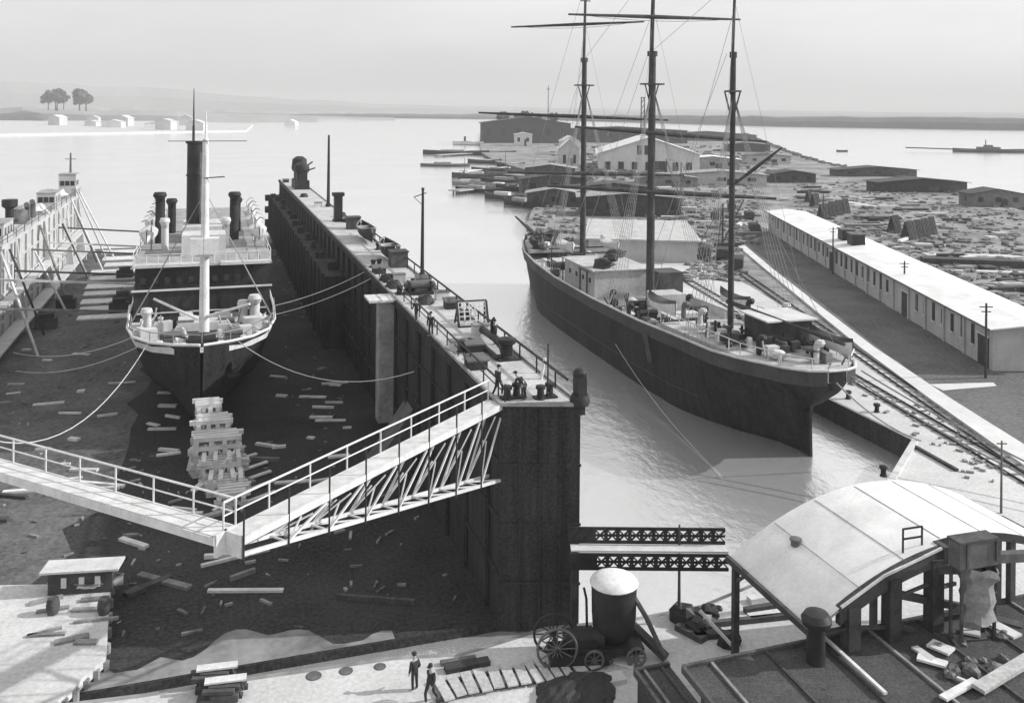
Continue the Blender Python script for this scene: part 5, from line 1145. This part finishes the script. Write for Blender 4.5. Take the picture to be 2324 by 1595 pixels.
# upright racks (tent-like frames) right of the shed
for i,(px,py) in enumerate(((1868,497),(1884,492),(1900,488),(1916,484),(2062,543),(2078,540),(2095,536),(2110,532),(2030,528),(1850,470),(1838,460))):
    p = G(px,py); o = thing('leaning_rack','dark upright timber rack on the rough ground, '+['first of four by the far shed roof','second of four by the far shed roof','third of four by the far shed roof','last of four by the far shed roof','leftmost of the four mid right','second of the four mid right','third of the four mid right','rightmost of the four mid right','alone left of the mid right four','nearer of two beyond the shed end','farther of two beyond the shed end'][i],'rack',p,.5)
    m = MB()
    for k in range(5):
        q = k*.5-1; m.beam((q,-1.2,0),(q,0,4.2),.35); m.beam((q,1.2,0),(q,0,4.2),.35)
    m.each('rack_board','wood_dark',o,fix=True); MB().beam((-1.4,0,4.1),(1.4,0,4.1),.3).build('ridge_pole','plank',o,fix=True)
beamthing(2092,592,2325,600,2.6,2.6,3,1.4,'wood_dark','log_pile','long dark log pile beyond the near end of the shed roof','log pile')
beamthing(2040,548,2115,520,2.3,2.6,.7,.5,'plank','timber_baulk','long pale baulk lying among the racks','timber baulk')
beamthing(2100,578,2325,583,2.1,2.1,3,.3,'white_old','plank_road','pale plank strip behind the long dark log pile','plank strip')
beamthing(2120,612,2325,620,2.1,2.1,2,.3,'white_old','plank_road','pale plank strip in front of the long dark log pile','plank strip')
beamthing(1880,452,1990,470,2.1,2.1,3,.3,'white_old','plank_road','pale plank strip near the dark pier sheds','plank strip')
# wagons
wg = None
for i,(px,py,rz,lab) in enumerate(((1600,585,1.3,'dark wagon on the yard behind the mizzen mast'),(1640,590,1.3,'dark wagon right of the mizzen mast'),(1672,612,1.3,'dark wagon nearest the pale path'),(1660,480,1.35,'dark wagon beside the far end of the path'),(1625,500,1.2,'dark wagon in the middle of the yard'),(1700,500,1.4,'dark wagon by the far end of the shed'),(1712,530,1.4,'dark wagon close to the far corner of the shed'),(1540,470,1.2,'dark wagon below the white hall'),(1480,470,1.1,'dark wagon behind the main mast'))):
    p = G(px,py)
    if wg is None:
        wg = thing('goods_wagon',lab,'wagon',p,rz,'goods wagons on the yard')
        MB().box((0,0,1.5),(5.2,2.3,1.3)).build('wagon_body','wood_dark',wg,fix=True); MB().box((0,0,.8),(5.6,1.8,.2)).build('underframe','black',wg,fix=True); MB().box((0,0,2.2),(4.6,1.9,.2)).build('load','coal',wg,fix=True)
        for a in (-1.5,1.5):
            for b in (-.9,.9): wheel((a,b,.45),.42,8).build('wheel','black',wg,True,fix=True)
    else: dup(wg,p,rz,lab)
# quay cranes and small things on the yard
for i,(px,py,h,rz,lab) in enumerate(((1640,560,9,.6,'light derrick crane on the yard beyond the barque deck'),(1545,455,12,2.0,'slender derrick crane below the white hall'))):
    o = thing('derrick_crane',lab,'crane',G(px,py),rz); MB().tube((0,0,0),(0,0,h),.2,.14,8).build('crane_post','wood_dark',o,fix=True); MB().beam((0,0,.8),(h*.7,0,h*1.05),.22).build('jib','wood_dark',o,fix=True); m = MB()
    m.beam((0,0,h),(h*.7,0,h*1.05),.06); m.beam((0,0,h),(-h*.5,h*.3,0),.12); m.beam((0,0,h),(-h*.5,-h*.3,0),.12); m.each('stay','wood_dark',o,fix=True)
# rubble and litter nobody could count
m = MB()
def litter(n, rx, ry, cond, s0, s1):
    k = 0
    while k < n:
        px,py = R.uniform(*rx),R.uniform(*ry)
        if not cond(px,py): 
            k += .2; continue
        p = G(px,py); z = R.uniform(s0,s1); m.box(p+V(0,0,z*.2),(z*R.uniform(.5,2),z*R.uniform(.4,1),z*R.uniform(.15,.5)),R.uniform(0,3)); k += 1
litter(1100,(1800,2325),(405,700),lambda x,y: not in_shed_way(x,y+10) and y > 395+(x-1830)*.17,.4,1.5)
litter(700,(1215,1720),(415,560),lambda x,y: not (10 < G(x,y).x < 40 and 165 < G(x,y).y < 210),.4,1.7)
litter(350,(1560,1700),(540,640),lambda x,y: x < 1690-(640-y)*.1,.3,1.2)
litter(350,(1250,1780),(330,420),lambda x,y: y > 330,1,4)
tag(m.build('yard_litter','rubble'),'grey litter and rubble strewn over the yards of the peninsula','rubble',None,'stuff')
m = MB()
for i in range(260):
    px,py = R.uniform(1870,2300),R.uniform(860,1100); p = G(px,py)
    if not (p.x > 35.2 and p.x < 40 and 68 < p.y < 100): continue
    m.box(p+V(0,0,.08),(R.uniform(.1,.7),R.uniform(.1,.3),.15),R.uniform(0,3))
tag(m.build('quay_litter','wood'),'small dark litter on the pale quay apron','litter',None,'stuff')
# foreshore stones along the right shore
m = MB()
for a,b in zip(land[26:33],land[27:34]):
    for k in range(int((Vector(b)-Vector(a)).length/1.6)):
        q = Vector(a).lerp(Vector(b),R.random()); m.blob(V(q.x+R.uniform(-2,2),q.y+R.uniform(-2,2),1.2),R.uniform(.8,2.4),.8,6)
tag(m.build('shore_stones','stone'),'dark stones along the right shore of the peninsula','stones',None,'stuff')
# ================================================================== HAZE
hz = bpy.data.materials.new('haze'); hz.use_nodes = True; nt = hz.node_tree; nt.nodes.remove(nt.nodes['Principled BSDF'])
pv = nt.nodes.new('ShaderNodeVolumePrincipled'); pv.inputs['Color'].default_value = (.92,.92,.92,1); pv.inputs['Density'].default_value = HAZE; pv.inputs['Anisotropy'].default_value = .0
nt.links.new(pv.outputs[0], nt.nodes['Material Output'].inputs['Volume'])
M['haze'] = hz
if HAZE: tag(MB().box((0,6800,92),(19000,15000,200)).build('haze','haze'),kind='stuff')
for o in COL.objects:
    if o.get('label') and len(o['label'].split()) > 16: print('LONG', o['label'])
print('objects', len(bpy.data.objects))
